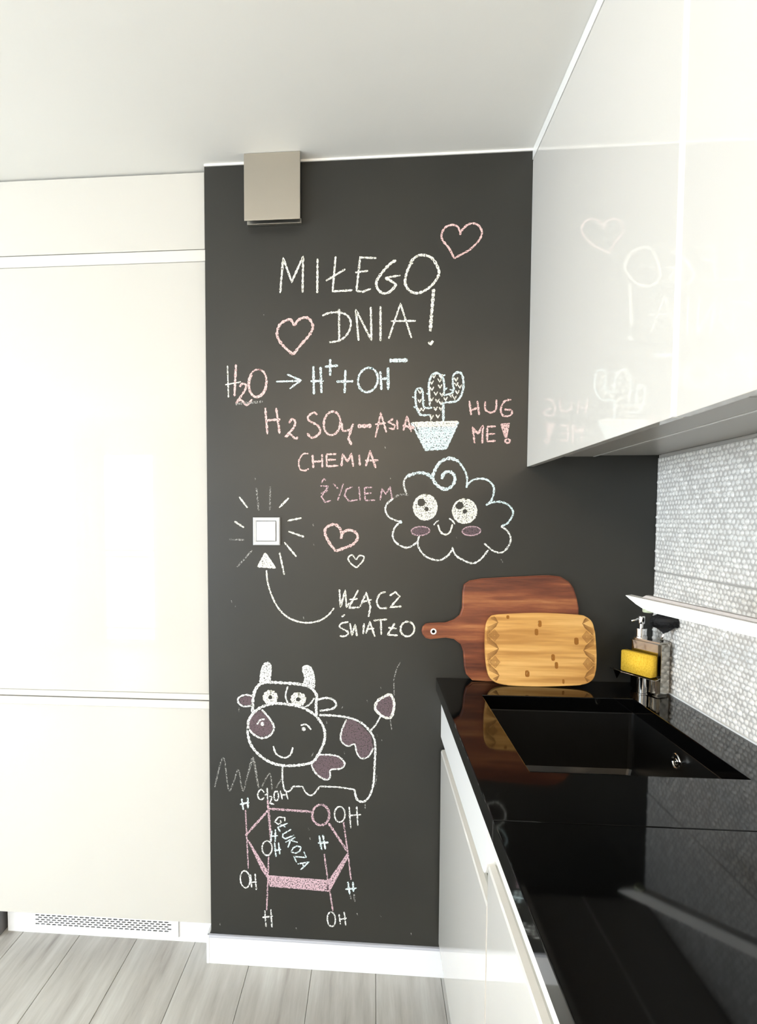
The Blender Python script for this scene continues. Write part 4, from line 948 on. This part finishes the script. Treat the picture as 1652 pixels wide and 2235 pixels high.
chalk_specks||l|faint|35|5482,16529,5497,16462
chalk_specks||l|faint|35|1508,15597,1523,15528
chalk_specks||l|faint|35|3302,14187,3318,14116
chalk_specks||l|faint|35|3314,13579,3330,13509
chalk_specks||l|faint|35|737,11789,753,11717
chalk_specks||l|faint|35|858,11630,873,11558
chalk_specks||l|faint|35|3005,11309,3021,11238
chalk_specks||l|faint|27|7643,13802,7655,13749
chalk_specks||l|faint|27|8972,13151,8985,13099
chalk_specks||l|faint|27|9011,13087,9023,13035
chalk_specks||l|faint|27|5652,15585,5664,15532
chalk_specks||l|faint|34|5405,9159,5421,9091
chalk_specks||l|faint|34|4987,8746,5002,8677
chalk_specks||l|faint|34|5302,7679,5317,7610
chalk_specks||l|faint|34|5442,7521,5458,7452
chalk_specks||l|faint|34|3726,8036,3741,7966
chalk_specks||l|faint|34|4281,7084,4297,7014
chalk_specks||l|faint|35|3206,4280,3222,4208
chalk_specks||l|faint|35|3166,4591,3182,4519
chalk_specks||l|faint|35|4706,1895,4723,1822
chalk_specks||l|faint|35|5442,1884,5458,1812
chalk_specks||l|faint|35|281,1304,296,1230
chalk_specks||l|faint|35|2765,1307,2781,1234
chalk_specks||l|faint|35|6402,1351,6419,1278
chalk_specks||l|faint|26|5819,8906,5804,9401,5887,9745,6034,10014
chalk_specks||l|faint|26|5705,8137,5752,7831
chalk_specks||l|faint|26|964,8388,955,8250
chalk_specks||l|faint|26|5310,6387,5255,6073
chalk_specks||l|faint|26|3325,7016,3255,6896
chalk_specks||l|faint|26|4239,8518,4201,8440
chalk_specks||l|faint|26|4943,5456,4948,5272"""
LAB = {'chalk_greeting': 'white chalk words MIŁEGO DNIA! in large capitals', 'heart1': 'large pink chalk heart at the upper right of the greeting',
 'heart2': 'pink chalk heart left of the word DNIA', 'heart3': 'rough pink chalk heart left of the cloud', 'heart4': 'smallest chalk heart, white, below a pink one',
 'chalk_water_formula': 'chalk formula H2O, arrow, H+ + OH-', 'chalk_acid_formula': 'pink chalk formula H2SO4 and the word ASIA', 'chalk_motto': 'pink chalk words CHEMIA ŻYCIEM',
 'chalk_rays': 'white chalk rays around the light switch', 'chalk_arrow': 'curved white chalk arrow pointing up to the switch', 'chalk_light_caption': 'white chalk words WŁĄCZ ŚWIATŁO',
 'chalk_cloud': 'smiling chalk cloud with a blue curl', 'chalk_cow': 'smiling chalk cow with horns and plum spots', 'chalk_grass': 'faint zigzag chalk grass left of the cow',
 'chalk_glucose': 'chalk ring formula of glucose with slanted blue word', 'chalk_cactus': 'white chalk cactus in a blue pot', 'chalk_hug_caption': 'pink chalk words HUG ME!',
 'chalk_specks': 'faint chalk specks and scratches'}
groups = {}
for ln in CH.strip().split('\n'):
    d, sub, k, c, w_, pts = ln.split('|'); v = [int(q)*1e-4 for q in pts.split(',')]
    groups.setdefault((d, sub), []).append((k, c, int(w_)*1e-4, v))
def ribbon(vs, fs, pts, w_, y, r):
    n = len(pts)
    if n < 2: return
    b = len(vs); off = r.uniform(0, 9)
    for i, (x_, z_) in enumerate(pts):
        a = pts[max(i-1, 0)]; c = pts[min(i+1, n-1)]; dx_, dz_ = c[0]-a[0], c[1]-a[1]; l_ = math.hypot(dx_, dz_) or 1e-6
        e = w_/2*(1+.18*math.sin(i*1.7+off)+r.uniform(-.22, .22))
        if i in (0, n-1): e *= .6
        nx_, nz_ = -dz_/l_*e, dx_/l_*e
        vs += [(x_-nx_, y, z_-nz_), (x_+nx_, y, z_+nz_)]
    for i in range(n-1): q = b+2*i; fs.append((q, q+2, q+3, q+1))
def chunk(pts, step):
    o_ = []
    for a, b in zip(pts[:-1], pts[1:]):
        m_ = max(1, int(math.dist(a, b)/step))
        for k in range(m_): o_.append((a[0]+(b[0]-a[0])*k/m_, a[1]+(b[1]-a[1])*k/m_))
    return o_+[pts[-1]]
rch = random.Random(2); parents = {}
KEYS = sorted({k for k in groups}, key=lambda k: (k[0], k[1]))
SUBN = {'eye': 'eye', 'cheek': 'cheek', 'horn': 'horn', 'ear': 'ear', 'patch': 'spot', 'tail_tuft': 'tail_tuft', 'pot': 'flower_pot'}
def build_chalk(name, items, parent, label=None):
    """one mesh per drawing; several chalk colours share it as material slots"""
    vs, fs, mi, mats = [], [], [], []
    def slot(m_):
        if m_ not in mats: mats.append(m_)
        return mats.index(m_)
    y = -.0004
    for (k, c, w_, v) in items:
        f0 = len(fs); y -= .000012
        if k in 'ls':
            pts = [(v[i], v[i+1]) for i in range(0, len(v), 2)]
            pts = cr(pts, False, .004) if k == 's' else chunk(pts, .004)
            ribbon(vs, fs, pts, w_*1.15, y, rch); s_ = slot('chalk_'+c)
        elif k == 'f':
            b = len(vs); pts = [(v[i], v[i+1]) for i in range(0, len(v), 2)]; vs += [(p_[0], -.0003, p_[1]) for p_ in pts]; fs.append(tuple(range(b, b+len(pts)))); s_ = slot('rub_'+c)
        else:       # filled disc with round gaps
            cx_, cz_, rx_, rz_ = v[:4]; holes = [v[i:i+3] for i in range(4, len(v), 3)]; st = .0022; nx_ = int(rx_/st)+1; nz_ = int(rz_/st)+1
            for i in range(-nx_, nx_+1):
                for j in range(-nz_, nz_+1):
                    x_, z_ = cx_+i*st, cz_+j*st
                    if ((x_-cx_)/rx_)**2+((z_-cz_)/rz_)**2 > 1 or any(math.hypot(x_-h_[0], z_-h_[1]) < h_[2] for h_ in holes): continue
                    b = len(vs); h2 = st/2; vs += [(x_-h2, -.0003, z_-h2), (x_+h2, -.0003, z_-h2), (x_+h2, -.0003, z_+h2), (x_-h2, -.0003, z_+h2)]; fs.append((b, b+1, b+2, b+3))
            s_ = slot('rub_'+c)
        mi += [s_]*(len(fs)-f0)
    me = bpy.data.meshes.new(name); me.from_pydata(vs, [], fs); me.update()
    for m_ in mats: me.materials.append(M[m_])
    for i, q in enumerate(mi): me.polygons[i].material_index = q
    o_ = link(name, me, None, parent)
    if label: o_['label'] = label
    return o_
for (d, sub) in KEYS:
    if d == 'chalk_heart': build_chalk('chalk_heart', groups[(d, sub)], wall, LAB[sub])
    elif sub == '': parents[d] = build_chalk(d, groups[(d, sub)], wall, LAB[d])
for (d, sub) in KEYS:
    if sub and d != 'chalk_heart':
        nm = SUBN[sub.rstrip('0123456789')]; build_chalk(nm, groups[(d, sub)], parents[d])
